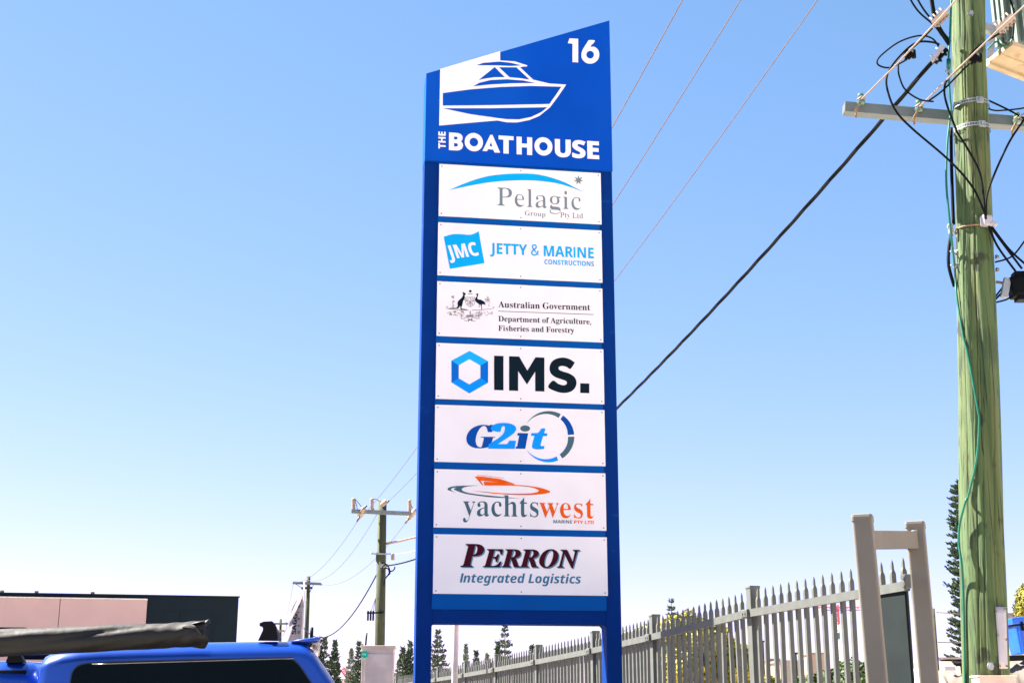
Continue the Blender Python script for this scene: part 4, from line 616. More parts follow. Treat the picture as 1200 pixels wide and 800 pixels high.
# sheathed cables
for nm, pts, r, dy in (
    ('black_cable', [q1(640,292),q1(600,242),q1(520,224),q1(400,260),q1(300,330),q1(256,380),q1(272,413),q1(340,423),q1(430,380)], .0085, -.10),
    ('black_cable', [q1(645,280),q1(600,265),q1(520,263),q1(450,300),q1(360,395),q1(316,480),q1(322,570),q1(370,690),q1(470,800),q2(390,170),q2(470,260),q2(512,345),q2(520,375)], .0105, -.27),
    ('black_cable', [q1(600,178),q1(520,262),q1(440,335),q1(372,402)], .0095, -.30),
    ('black_cable', [q1(388,410),q1(392,470),q1(430,560),q1(520,622),q1(608,636)], .0085, -.12),
    ('black_cable', [(1064,-12),q1(465,0),q1(520,80),q1(620,170),q1(702,285)], .0095, -.16), ('black_cable', [(1071,-12),q1(510,0),q1(560,80),q1(640,172),q1(706,270)], .0095, -.13),
    ('black_cable', [(1089,-12),q1(592,0),q1(612,110),q1(650,205),q1(704,262)], .015, -.10), ('black_cable', [(1092,-12),q1(600,0),q1(622,115),q1(662,200),q1(712,262)], .015, -.08),
    ('black_cable', [q1(1020,210),q1(880,300),q1(790,405),q1(700,490),q1(676,560),q1(690,650),q1(745,800),q2(420,75),q2(455,130),q2(500,220),q2(516,345)], .0105, -.40),
    ('black_cable', [q1(830,400),q1(760,470),q1(660,570),q1(575,632)], .0095, -.34),
    ('black_cable', [(1203,132),q2(652,30),q2(600,110),q2(545,230),q2(522,300),q2(520,370)], .0105, -.24),
    ('black_cable', [q1(950,628),q1(1020,660),q1(1100,700),q1(1180,745)], .0095, .05), ('black_cable', [q1(950,680),q1(1010,692),q1(1160,678),q1(1200,660)], .0080, .0),
    ('black_cable', [q2(530,400),q2(560,470),q2(625,560)], .0105, -.22), ('black_cable', [q2(536,402),q2(580,462),q2(645,548)], .0105, -.20), ('black_cable', [q2(540,402),q2(600,480),q2(660,535)], .0105, -.18),
    ('black_cable', [q2(552,525),q2(610,505),q2(655,450)], .0085, -.05), ('black_cable', [q2(552,655),q2(580,625),q2(605,595)], .0095, .0), ('black_cable', [q2(552,665),q2(590,655),q2(615,640)], .0085, -.02), ('black_cable', [q2(552,645),q2(578,612),q2(600,588)], .0085, .03),
    ('black_cable', [(1182.5,-10),q1(1088,0),q1(1110,80),q1(1107,190),q1(1100,240)], .011, .05)):
    cable(nm, [A_(x, y, dy) for x, y in pts], r, M_black)
cable('black_riser', [A_(1114.6, 150, .1), A_(1115.2, 200, .1), A_(1117.5, 263, .1)], .016, M_black); cable('black_riser', [A_(*q2(400,425), .04), A_(*q2(391,480), .03), A_(*q2(391,540), .02), A_(*q2(410,610), .04)], .016, M_black)
q3 = lambda x, y: (1060+x/3.636, 380+y/3.636); q4 = lambda x, y: (1060+x/3.636, 580+y/3.636)
gp = [(1116,-12),(1115,0),(1113.5,38),(1111.5,75),(1113,112),(1114,130),(1110,170),(1109,215),(1113.5,265)]
G1 = [A_(x, y, -.12) for x, y in gp]+[on(x, y, .02) for x, y in (q2(413,560),q2(418,640),q2(440,780),q3(270,130),q3(310,350),q3(318,420),q3(306,580),q3(268,740))]+[A_(*q4(262,20), -.16), A_(*q4(236,120), -.1), A_(*q4(231,200), -.1), A_(*q4(244,300), -.12), on(1129, 700, .02), on(1131, 800, .02), pc(1.2)+Vector((-.19, -.03, 0)), pc(.1)+Vector((-.2, -.03, 0))]
earth = cable('earth_wire', G1, .0105, M_green)
mb = MB(); mb.tube([A_(*q1(703,372), -.12), A_(*q1(702,428), -.12)], .022, 8); U.part('earth_sleeve', mb, M_green, earth, world=True)
mb = MB(); p = A_(*q1(700,446), -.12); mb.bbox(p, (.06, .03, .022), .006); U.part('earth_clip', mb, M_galv, earth, world=True)
cable('green_jumper', [A_(*q1(945,310), .12), A_(*q1(1000,262), .1), A_(*q1(1035,287), .08), A_(*q1(1075,280), .06), A_(*q1(1100,245), .05)], .010, M_green)
# clamps on the conductors
def clamp(pa, pb, Y0, Y1, name, m, r0=.034, bolts=4):
    a = at(*pa, Y0); b = at(*pb, Y1); mb = MB(); d = (b-a); L = d.length; dn = d.normalized(); sd = dn.cross(Vector((0, 1, 0))).normalized()
    mb.beam(a, b, r0*2, r0*1.5); cl = U.part(name, mb, m, world=True)
    for i in range(bolts):
        c = a+d*((i+.6)/(bolts+.2)); mb = MB(); mb.tube([c-sd*r0*1.7, c+sd*r0*2.3], .008, 6); mb.tube([c-sd*r0*1.3, c-sd*r0*1.0], .016, 6, smooth=False); mb.tube([c+sd*r0*1.0, c+sd*r0*1.3], .016, 6, smooth=False)
        U.part('clamp_bolt', mb, m, cl, world=True)
clamp(q1(608,155), q1(692,75), 11.72, 11.66, 'conductor_clamp', M_wire); clamp(q1(1010,195), q1(1110,105), 11.45, 11.38, 'conductor_clamp', M_wire)
clamp(q1(594,388), q1(668,290), 11.86, 11.84, 'strain_clamp', M_tin, .022, 2); clamp(q1(620,392), q1(690,310), 11.9, 11.88, 'strain_clamp', M_black, .024, 2)
for x, y, Y in ((450, 342, 11.8), (862, 365, 11.55)):
    mb = MB(); p = at(*q1(x, y), Y); mb.bbox(p, (.085, .06, .075), .02, M=Matrix.Rotation(.6, 3, 'Y')); mb.tube([p+Vector((.05, -.01, -.04)), p+Vector((.05, -.01, .04))], .022, 8); mb.tube([p+Vector((-.03, 0, -.06)), p+Vector((.0, 0, .03))], .014, 6); U.part('tap_connector', mb, M_black, world=True)
# junction box on a bracket
mb = MB(); a = on(1167, 330.5, 0); b = at(1183, 332.5, 11.95); mb.beam(a, b, .02, .025); U.part('bracket', mb, M_wire, world=True)
p = at(1197, 336, 11.95); mb = MB(); mb.bbox(p, (.23, .16, .20), .03, M=Matrix.Rotation(-.15, 3, 'Y')); mb.bbox(p+Vector((.02, 0, -.115)), (.16, .13, .05), .01); mb.bbox(p+Vector((.0, 0, .115)), (.14, .12, .05), .015); jb = U.part('junction_box', mb, M_black, world=True)
mb = MB(); mb.beam(p+Vector((-.135, -.03, .07)), p+Vector((-.185, -.03, -.11)), .06, .05, up=(0, 1, 0)); U.part('junction_bracket', mb, M_galv, jb, world=True)
# high crossarm at the head of the pole, above the picture
z = 11.45; c = pc(z); hv = Vector((.965, .26, 0)); mb = MB(); mb.beam(c-hv*1.25+Vector((0, -.2, 0)), c+hv*1.25+Vector((0, -.2, 0)), .1, .1); U.part('crossarm', mb, M_armface, world=True)
HV = [c-hv*1.05+Vector((0, -.2, .26)), c+Vector((0, -.2, .32)), c+hv*1.05+Vector((0, -.2, .26))]
for h in HV:
    mb = MB(); mb.loft([[(h.x+r_*math.cos(t), h.y+r_*math.sin(t), h.z+dz) for t in [2*math.pi*j/10 for j in range(10)]] for r_, dz in ((.02, -.22), (.05, -.18), (.03, -.14), (.055, -.1), (.03, -.06), (.04, -.02), (.02, 0))]); U.part('insulator', mb, M_glass, world=True)

# ------------------------------------------------------------ pole transformer
NL = at(1187, 52.5, 12.0)
def onz(px, py, z): d = ray(px, py); return Vector((0, 0, EYE))+d*((z-EYE)/d.z)
FL = onz(1156, 75, NL.z); FR = onz(1200, 92, NL.z)
TR = Thing('pole_transformer', 'grey finned steel transformer tank with rust stained cream tray mounted behind the timber pole', 'transformer', FL)
e1 = (FR-FL); e1.z = 0; e1.normalize(); e2 = (NL-FL); e2.z = 0; dp = e2.length; e2.normalize(); wd = 1.15; ez = Vector((0, 0, 1))
def tb(name, u0, u1, v0, v1, z0, z1, m, parent=None):
    """block between distances u along the back edge and v along the side edge"""
    mb = MB(); vs = [e1*u+e2*v+ez*z for u in (u0, u1) for v in (v0, v1) for z in (z0, z1)]
    mb.add(vs, [(0,1,3,2),(4,6,7,5),(0,4,5,1),(2,3,7,6),(0,2,6,4),(1,5,7,3)]); o = TR.part(name, mb, m, parent)
    md = o.modifiers.new('b', 'BEVEL'); md.width = .005; md.segments = 2; return o
tray = tb('tray', 0, wd, 0, dp, 0, .05, M_tray)
tb('tray_rim', 0, wd, -.012, .05, -.03, .02, M_tray, tray); tb('tray_rim', .0, wd, dp*.5-.02, dp*.5+.02, -.012, .01, M_tray, tray)
tb('tank', .12, wd-.1, .08, dp-.03, .05, 1.05, M_tank)
for i in range(3): tb('cooling_fin', .06, .13, .10+i*(dp-.2)/3, .10+(i+.55)*(dp-.2)/3, .14, .95, M_tank)
for i in range(4): tb('cooling_fin', .18+i*.22, .30+i*.22, dp-.035, dp+.03, .10, .97, M_tank)
tb('tank_lid', .08, wd-.06, .04, dp+.02, 1.05, 1.09, M_tank)
for zz in (.25, .85):
    q0 = pc(FL.z+zz); q1_ = FL+e1*.45+e2*dp*.5+ez*zz; mb = MB(); mb.v = []; mb.beam(TR.I @ q0, TR.I @ q1_, .06, .08); TR.part('support_arm', mb, M_galv)
mb = MB(); mb.v = [tuple(TR.I @ at(x, y, Y)) for Y in (12.2, 12.23) for x, y in ((1163, 27), (1168.5, 23), (1164.5, 64), (1157, 70))]; mb.add([], []); mb.f = [(0, 1, 2, 3), (7, 6, 5, 4), (0, 4, 5, 1), (1, 5, 6, 2), (2, 6, 7, 3), (3, 7, 4, 0)]; mb.m = [0]*6; mb.sm = [False]*6; TR.part('mounting_bracket', mb, M_tin)

# ------------------------------------------------------------ far poles
def farpole(name_label, px, ytop, pxb, yb, Y, r, top=None):
    a = at(pxb, yb, Y); b = at(px, ytop, Y); kk = (b-a)/(b.z-a.z); base = a-kk*a.z
    t = Thing('utility_pole', name_label, 'power pole', base, 0, 'power poles along the street')
    mb = MB(); mb.tube([base-Vector((0, 0, .1)), a, b], [r*1.12, r*1.05, r*.92], 18); t.part('shaft', mb, M_farpole, world=True); return t
f2 = farpole('mid distance timber power pole with crossarm, standing beyond the beige cabinet', 448, 587, 445, 757, 44, .155)
def fp(px, py, dy=0): return at(px, py, 44+dy)
def fpart(t, name, fn, m, parent=None): mb = MB(); fn(mb); return t.part(name, mb, m, parent, world=True)
p2 = lambda x, y: (400+x/7.27, 570+y/7.27)
ca = fpart(f2, 'crossarm', lambda m: m.beam(fp(*p2(88,209), -.2), fp(*p2(596,230), -.2), .13, .13), M_armface)
def bell(mb, a, b, n, r):
    rr = []; pts = []
    for i in range(n*2+1): pts.append(a+(b-a)*(i/(n*2))); rr.append(r if i % 2 else r*.55)
    mb.tube(pts, rr, 10)
for x, y0, y1 in ((104,205,97),(260,212,100),(582,222,112)): fpart(f2, 'insulator', lambda m: bell(m, fp(*p2(x, y0), -.2), fp(*p2(x, y1), -.2), 6, .075), M_wire)
for (x0, y0), (x1, y1) in (((192,183),(155,252)),((634,198),(575,270)),((352,150),(372,128))): fpart(f2, 'strain_insulator', lambda m: bell(m, fp(*p2(x0, y0), -.5), fp(*p2(x1, y1), .1), 5, .085), M_wire)
for P in ([(155,252),(134,298)], [(575,270),(545,312)], [(192,183),(218,160)], [(374,145),(408,118)]): fpart(f2, 'line_clamp', lambda m: m.tube([fp(*p2(*q), 0) for q in P], .035, 6), M_thin)
for P in ([(108,97),(140,130),(170,168),(186,180)], [(116,110),(134,180),(142,250)], [(262,100),(300,108),(325,124)], [(265,180),(300,215),(345,226)], [(586,115),(600,170),(625,200)]): fpart(f2, 'jumper_wire', lambda m: m.tube(spline([fp(*p2(*q), -.2) for q in P], 5), .013, 5), M_thin)
so_ = fpart(f2, 'street_light_arm', lambda m: (m.tube([fp(*p2(340,492)), fp(*p2(480,466)), fp(*p2(640,428)), fp(*p2(760,402))], .035, 6), m.tube([fp(*p2(370,492)), fp(*p2(480,472)), fp(*p2(640,434))], .02, 6)), M_wire)
fpart(f2, 'street_light_head', lambda m: m.bbox(fp(*p2(800,396)), (.6, .25, .14), .05), M_galv, so_)
fpart(f2, 'pole_box', lambda m: m.bbox(fp(*p2(338,608), -.05), (.30, .42, .26), .02), M_farpole)
fpart(f2, 'bracket_arm', lambda m: (m.beam(fp(*p2(256,571), -.25), fp(*p2(432,573), -.25), .05, .045), m.tube([fp(*p2(259,575), -.25), fp(*p2(259,557), -.25)], .03, 6)), M_galv)
fpart(f2, 'arrester', lambda m: bell(m, fp(*p2(437,568), -.25), fp(*p2(440,626), -.25), 4, .075), M_wire)
fpart(f2, 'cable_bracket', lambda m: (m.bbox(fp(*p2(350,672), -.2), (.14, .12, .12), .02), m.bbox(fp(*p2(385,672), -.2), (.10, .10, .10), .02)), M_galv)
p8 = lambda x, y: (360+x/8, 700+y/8)
fb = fpart(f2, 'fuse_bracket', lambda m: (m.beam(fp(*p8(560,143), -.2), fp(*p8(715,138), -.2), .05, .05), m.tube([fp(*p8(700,125), -.2), fp(*p8(716,135), -.2)], .04, 6)), M_black)
for x in (570, 595, 619): fpart(f2, 'fuse_holder', lambda m: m.bbox(fp(*p8(x,168), -.2), (.055, .07, .31), .01), M_black, fb)
for P in ([(345,690),(380,660),(410,700),(405,740),(375,780)], [(455,680),(452,700),(430,718),(400,716)], [(372,690),(400,700),(415,735),(380,770),(368,800),(362,840)]): fpart(f2, 'jumper_cable', lambda m: m.tube(spline([fp(*p2(*q), -.25) for q in P], 5), .022, 5), M_black)
for x in (600, 622, 640): fpart(f2, 'fuse_wire', lambda m: m.tube([fp(*p8(x,125), -.2), fp(*p8(640,-2), -.2)], .010, 5), M_thin)

f3 = farpole('small timber power pole with crossarm rising behind the pale banner flag', 361.5, 675, 359, 747, 66, .105)
p9 = lambda x, y: (320+x/10, 670+y/10)
g3 = lambda x, y: at(*p9(x, y), 65.8)
fpart(f3, 'crossarm', lambda m: m.beam(g3(232,124), g3(560,138), .12, .12), M_armface); fpart(f3, 'crossarm', lambda m: m.beam(g3(332,188), g3(462,183), .10, .10), M_farpole)
for P in ([(250,132),(300,158),(340,190),(360,230)], [(480,140),(455,185),(418,265)]): fpart(f3, 'jumper_wire', lambda m: m.tube(spline([g3(*q) for q in P], 5), .016, 5), M_thin)
for x, y in ((240,122),(400,90),(565,142)): fpart(f3, 'insulator', lambda m: bell(m, g3(x-8, y+6), g3(x+12, y-6), 3, .07), M_wire)
f4 = farpole('smallest and farthest timber power pole with crossarm, left of the banner flag', 328.8, 725, 328, 760, 94, .095)
g4 = lambda x, y: at(*p9(x, y), 93.8)
fpart(f4, 'crossarm', lambda m: m.beam(g4(20,604), g4(180,604), .12, .12), M_armface); fpart(f4, 'crossarm', lambda m: m.beam(g4(50,688), g4(135,688), .12, .12), M_wire)
fpart(f4, 'jumper_wire', lambda m: m.tube([g4(152,600), g4(165,650), g4(110,750)], .02, 5), M_thin); fpart(f4, 'insulator', lambda m: bell(m, g4(152,604), g4(152,582), 3, .06), M_wire)
a = at(1099, 786, 40); b = at(1093.5, 712.5, 40); kk = (b-a)/(b.z-a.z); base = a-kk*a.z
f5 = Thing('leaning_post', 'thin dark green leaning timber post with a blue band beside the gate posts', 'post', base)
mb = MB(); mb.tube([base, a, b], [.052, .05, .045], 14); f5.part('shaft', mb, M_farpole, world=True)
mb = MB(); c1 = at(1098, 775.3, 40); c2 = at(1097.9, 772.6, 40); mb.tube([c1, c2], .056, 14); f5.part('blue_band', mb, M_bluetape, world=True)

# ------------------------------------------------------------ overhead lines
def where(px, py, A, B):
    """depth at which a line of sight crosses the vertical plane through plan points A and B; returns (s, z)"""
    d = ray(px, py); o = Vector((0, 0)); e = Vector((B.x-A.x, B.y-A.y)); dd = Vector((d.x, d.y))
    den = dd.x*e.y-dd.y*e.x; t = (A.x*e.y-A.y*e.x)/den
    p = dd*t; s = (p-Vector((A.x, A.y))).dot(e)/e.dot(e); return s, EYE+d.z*t
def quad3(P, s):
    r = 0
    for i, (a, za) in enumerate(P):
        l = za
        for j, (b, _) in enumerate(P):
            if j != i: l *= (s-b)/(a-b)
        r += l
    return r
def line(label, A, B, obs, r, m, s1=1.0, name='power_line', grp=None, n=48, strands=1):
    P = [(0, A.z)]+[where(*o, A, B) for o in obs]
    if len(P) == 2: P.append((1, B.z))
    pts = [Vector((A.x+(B.x-A.x)*s, A.y+(B.y-A.y)*s, quad3(P, s))) for s in [s1*i/n for i in range(n+1)]]
    mb = MB()
    if strands == 1: mb.tube(pts, r, 6)
    else:
        L = 0; fine = spline(pts, 10); ln = [0]
        for i in range(1, len(fine)): ln.append(ln[-1]+(fine[i]-fine[i-1]).length)
        for q in range(strands): mb.tube([p+Vector((.0, math.cos(l*3.2+q*2*math.pi/strands), math.sin(l*3.2+q*2*math.pi/strands)))*r*.7+Vector((math.cos(l*3.2+q*2*math.pi/strands)*.7*r, 0, 0)) for p, l in zip(fine, ln)], r, 6)
    return solo(name, mb, m, label, 'power line', grp, base=pts[0]), P
G = 'overhead lines between the poles'
line('bare overhead wire meeting the sign highest, beside its sloped header', fp(*p2(134,298)), HV[0], ((720, 145), (800, 0)), .0085, M_thin, grp=G)
line('bare overhead wire between two others, meeting the sign behind the upper white panel', fp(*p2(408,118)), HV[1], ((720, 237), (868, 0)), .0085, M_thin, grp=G)
line('bare overhead wire meeting the sign lowest, right beside the cyan flag panel', fp(*p2(545,312)), HV[2], ((722.5, 326), (958, 0)), .0085, M_thin, grp=G)
line('thick twisted black cable sloping from the green pole down behind the sign', fp(*p2(385,672), -.2), at(*q1(600,392), 11.87), ((723, 478), (1034, 140.6)), .0140, M_black, strands=3, grp=G)
# conductors dead-ended on the spool insulators, going on towards the next pole behind the viewer
for px, py, o, lab in ((1009, 117, ((1042, 84.4), (1120, 1)), 'stiff pale conductor rising from the outermost insulator of the grey crossarm'), (1077, 126, ((1111, 92), (1169.5, 35.6)), 'stiff pale conductor crossing in front of the green pole'), (1192, 139, (), 'pale conductor tied to the insulator on the right arm of the crossarm')):
    A = at(px, py, 12.08); B = A+Vector((5.2, -20, .6)); line(lab, A, B, o, .0085, M_wire, s1=1.0, n=30, grp='conductors tied to the crossarm')
# spans beyond the second pole
line('thin wire from the crossarm tip of the middle pole to the pole by the flag', fp(*p2(134,298)), g3(240,122), ((400, 638),), .009, M_thin, grp=G)
line('thin wire from the centre of the middle crossarm towards the pole by the flag', fp(*p2(300,240)), g3(400,90), ((400, 662),), .009, M_thin, grp=G)
line('faint wire dropping lowest from the middle pole towards the pole by the flag', fp(*p2(545,312), .1), g3(565,142), ((412, 676.5),), .009, M_thin, grp=G)
line('sagging black cable from the middle pole to the pole by the flag', fp(*p2(330,690)), g3(360,655), ((402, 732.5),), .022, M_black, grp=G)
line('wire from the pole by the flag to the smallest pole', g3(240,124), g4(152,584), (), .010, M_thin, grp=G)
line('thin service wire from middle pole to behind the sign', fp(*p2(445,570), -.25), at(535.5, 628, 17), ((476, 647.5),), .010, M_wire, grp=G)
line('thin wire running from the leaning post to beyond the green pole', at(1098, 717, 40), at(1300, 730, 38), ((1118, 718.5),), .012, M_thin, grp=G); line('lower thin wire from the leaning post to beyond the green pole', at(1099, 752, 40), at(1300, 752, 38), ((1118, 752.5),), .012, M_thin, grp=G)

# ------------------------------------------------------------ palisade fence
KD = 6343.0; XV = 200.0
def dep(px): return KD/(px-XV)
posts = [(882, 688), (767, 721), (697, 740), (631, 756), (583, 767), (547, 775), (515, 781.5), (488.5, 787), (466, 791), (447.5, 794.6), (431.6, 797.7), (418, 800.4), (406, 803)]
F = Thing('palisade_fence', 'long grey steel fence of spear topped pickets receding behind the blue sign', 'fence', (*at(1040, 800, dep(1062)).to_2d(), 0))
fence_pts = []
g = at(1075, 629, dep(1075)); ratio = None
tops = [at(x, y, dep(x)) for x, y in posts]
HF = .085*1.0
d0 = (tops[1]-tops[0])
start = Vector((tops[0].x-(tops[1].x-tops[0].x)*1.06, tops[0].y-(tops[1].y-tops[0].y)*1.06, tops[0].z+.005))
fdir = math.atan2(tops[3].y-tops[0].y, tops[3].x-tops[0].x)-math.pi/2
ns = [start]+tops
PK = (.027, .025)       # across the fence, along it
def picket_mesh():
    mb = MB(); h = 2.32
    prof = [(0, 1, 1), (h-.088, 1, 1), (h-.074, .92, .95), (h-.064, .68, .8), (h-.057, .48, .7), (h-.026, .44, .6), (h-.016, .34, .5), (h, .05, .1)]
    mb.loft([[(PK[0]/2*a*sx, PK[1]/2*b*sy, z-h) for sx, sy in ((-1, -1), (1, -1), (1, 1), (-1, 1))] for z, a, b in prof], smooth=False)
    return mb.mesh('picket', M_fence)
pm = picket_mesh(); nk = 0
mb = MB(); hh = 2.5; mb.bbox((0, 0, -hh/2), (.072, .072, hh), .006); postm = mb.mesh('fence_post', M_fence)
mb = MB(); mb.bbox((0, 0, 0), (.079, .079, .022), .008); capm = mb.mesh('post_cap', M_fence)
mb = MB(); mb.bbox((-.05, 0, 0), (.05, .10, .055), .008); mb.tube([(-.08, .02, 0), (-.06, .02, 0)], .010, 6, smooth=False); mb.tube([(-.08, -.02, 0), (-.06, -.02, 0)], .010, 6, smooth=False); brm = mb.mesh('rail_bracket', M_fence)
RD = .175          # rail below the post tops
far = MB()
for i in range(len(ns)-1):
    a, b = ns[i], ns[i+1]; off = Vector((-math.cos(fdir), -math.sin(fdir), 0))*.037
    drop = .05
    for q, zz in enumerate((-RD, -2.1)):
        ra = a+off+Vector((0, 0, zz)); rbb = b+off+Vector((0, 0, zz)); dd = (rbb-ra).normalized()
        mb = MB(); mb.beam(ra+dd*(.045 if i else 0), rbb-dd*.045, .034, .050); F.part('rail', mb, M_fence, world=True)
    for j in range(17):
        f = (j+.72)/17.4; p = a+(b-a)*f+Vector((0, 0, -.012))
        if i < 11:
            o = F.part('picket', pm, None, at=F.loc_of(p)); o.rotation_euler = (random.gauss(0, .007), random.gauss(0, .007), fdir+random.gauss(0, .05)); nk += 1
        
    if i < len(tops):
        p = F.loc_of(tops[i]); o = F.part('fence_post', postm, None, at=p); o.rotation_euler.z = fdir
        c = F.part('post_cap', capm, None, o, at=(0, 0, .0)); F.part('rail_bracket', brm, None, o, at=(0, 0, -RD))
for o_ in list(bpy.data.objects):
    pass
# ------------------------------------------------------------ gate guide frame
YL, YR = 6.85, 7.3; ga = at(1028.5, 800, YL); gb = at(1010.7, 606, YL); ha = at(1089, 800, YR); hb = at(1072.5, 614, YR)
GT = Thing('gate_guide_frame', 'pair of tall grey steel gate posts joined by a top bar with dark plate between', 'gate posts', (ga.x, ga.y, 0))
grz = -R(20)
wg = .098
for a, b, lab in ((ga, gb, 1), (ha, hb, 2)):
    kk = (b-a)/(b.z-a.z); bs = a-kk*a.z
    Mx = Matrix.Rotation(grz, 3, 'Z'); L = (b-bs).length
    mb = MB(); rings = []
    cs = []; r_ = .012
    for cx, cy in ((1, 1), (-1, 1), (-1, -1), (1, -1)):
        for t in range(4):
            an = math.atan2(cy, cx)-math.pi/4+t*math.pi/6; cs.append((cx*(wg/2-r_)+r_*math.cos(an), cy*(wg/2-r_)+r_*math.sin(an)))
    mb.loft([[tuple((bs+(b-bs)*f)+Mx @ Vector((x, y, 0))) for x, y in cs] for f in (0, 1)], smooth=False)
    po = GT.part('gate_post', mb, M_gate, world=True)
    mb = MB(); mb.loft([[tuple(b+Mx @ Vector((x*s, y*s, 0))+Vector((0, 0, z))) for x, y in cs] for s, z in ((1.06, -.022), (1.07, -.002), (1.03, .010), (.8, .014))], smooth=False); GT.part('post_cap', mb, M_gate, po, world=True)
    for j in range(2):
        mb = MB(); q = bs+(b-bs)*(.93-.0*j)+Mx @ Vector((wg/2*(-1)*.0-.0, -wg/2-.004, -.012*j)); 
ux = (hb-gb).normalized(); 
ca, cb = gb+(ga-gb).normalized()*.115, hb+(ha-hb).normalized()*.085
mb = MB(); mb.beam(ca+(cb-ca).normalized()*.045, cb-(cb-ca).normalized()*.045, .06, .092); bar = GT.part('top_bar', mb, M_gate, world=True)
for e_, s_ in ((ca, 1), (cb, -1)):
    dn = (cb-ca).normalized(); q_ = e_+dn*.052*s_; sd_ = dn.cross(Vector((0, 0, 1))).normalized()
    mb = MB(); mb.tube([q_+sd_*.031*a_+Vector((0, 0, .047*b_)) for a_, b_ in ((-1, -1), (-1, -.3), (-1, .4), (-1, 1), (0, 1), (1, 1))], .0055, 6); GT.part('weld_bead', mb, M_galv, bar, world=True)
p0, p1 = at(1031, 694, dep(1030)), at(1068, 694, dep(1066)); 
mb = MB(); q0 = p0+Vector((0, 0, 0)); dd = (p1-p0); dd.z = 0
lf = Vector((-math.cos(fdir), -math.sin(fdir), 0))*.035
mb.beam(Vector((p0.x, p0.y, p0.z/2))+lf, Vector((p1.x, p1.y, p0.z/2))+lf, .012, p0.z-.02); GT.part('infill_plate', mb, M_plate, world=True)
q_ = at(1062.5, 681, 7.2); mb = MB(); mb.bbox(q_, (.035, .05, .075), .006); mb.tube([q_+Vector((-.03, -.02, .02)), q_+Vector((0, 0, .02))], .012, 6, smooth=False); mb.tube([q_+Vector((-.03, -.02, -.02)), q_+Vector((0, 0, -.02))], .012, 6, smooth=False); GT.part('rail_bracket', mb, M_fence, world=True)

# ------------------------------------------------------------ blue utility vehicle
CRZ = R(8); C0 = at(215, 752, 7.0); C0.z = 0
V = Thing('utility_vehicle', 'glossy bright blue utility vehicle with blue canopy and dark tinted canopy window', 'ute', C0, CRZ)
def K(px, py, yl=0.): return S(px, py, yl, V)
YS = .03; VW = 1.62                 # canopy side plane and width
xa, xb = K(45, 790, YS)[0], K(392, 796, YS)[0]; zr = K(240, 751.5, .12)[1]
zw = K(215, 776, YS)[1]
# canopy: cross sections along the length
def section(x, top, inset, zlow=1.12):
    sh = top-.085; pts = []
    def side(z): return YS+(z-zw)*.16+inset
    for z in (zlow, (zlow+sh)/2, sh): pts.append((side(z), z))
    for t in range(1, 8):
        a = t/8*math.pi/2; pts.append((side(sh)+.16*(1-math.cos(a)), sh+(top-sh)*math.sin(a)))
    pts.append((VW*.3, top+.008)); pts.append((VW*.5, top+.014))
    full = pts+[(VW+2*YS-y, z) for y, z in pts[::-1][1:]]
    return [(x, y, z) for y, z in full]
def topz(px, py): return K(px, py, .12)[1]
sta = []
for px, py, ins in ((45.5, 777, .055), (46.5, 771, .03), (50, 767.5, .015), (60, 763, .004), (75, 759, .0), (95, 756, .0), (120, 754.6, 0), (160, 753.2, 0), (240, 751.6, 0), (300, 750.6, 0), (340, 750.3, 0), (352, 751.5, 0), (360, 754.5, .0), (368, 762, 0), (376, 774, 0), (385, 787, 0), (393, 799.5, .002), (399, 812, .004), (404, 824, .01)):
    x = K(px, py, .05)[0]; sta.append(section(x, topz(px, py), ins, min(1.12, topz(px, py)-.2)))
mb = MB(); mb.loft(sta, smooth=True, cap=False)
mb.add(sta[0], [tuple(range(len(sta[0])))[::-1]]); mb.add(sta[-1], [tuple(range(len(sta[-1])))])
cano = V.part('canopy', mb, M_car)
def onside(px, py, lift):
    x, z = K(px, py, YS); yy = YS+(z-zw)*.16; x, z = K(px, py, yy); return (x, YS+(z-zw)*.16-lift, z)
ww = sm([(82, 812), (83.5, 798), (86, 787), (92, 780.5), (103, 777.6), (130, 776)], 4)+sm([(220, 773.6), (330, 771.2), (342, 772.8), (351, 781), (362, 797), (372, 812)], 4)
def sidepoly(q, lift, thick, m, name, parent):
    n = len(q); vs = [onside(*p, lift) for p in q]+[onside(*p, lift-thick) for p in q]
    tri = tessellate_polygon([[Vector((p[0], p[1], 0)) for p in q]])
    mb = MB(); mb.add(vs, [tuple(t) for t in tri]+[(i, (i+1) % n, (i+1) % n+n, i+n) for i in range(n)]); return V.part(name, mb, m, parent)
def grow(q, d):
    out = []; n = len(q)
    for i in range(n):
        a, b = Vector(q[i-1]), Vector(q[(i+1) % n]); t = (b-a).normalized(); out.append((q[i][0]+t.y*d, q[i][1]-t.x*d))
    return out
sidepoly(grow(ww, 1.6), .004, .012, M_seal, 'window_seal', cano)
cw = sidepoly(ww, .008, .006, M_carglass, 'canopy_window', cano)
mb = MB(); mb.tube([onside(90+ (345-90)*i/14, 778.5-7.2*i/14+(1.6 if i == 0 else 0), .012) for i in range(1, 15)], .0028, 6); V.part('window_trim', mb, M_chrome, cano)
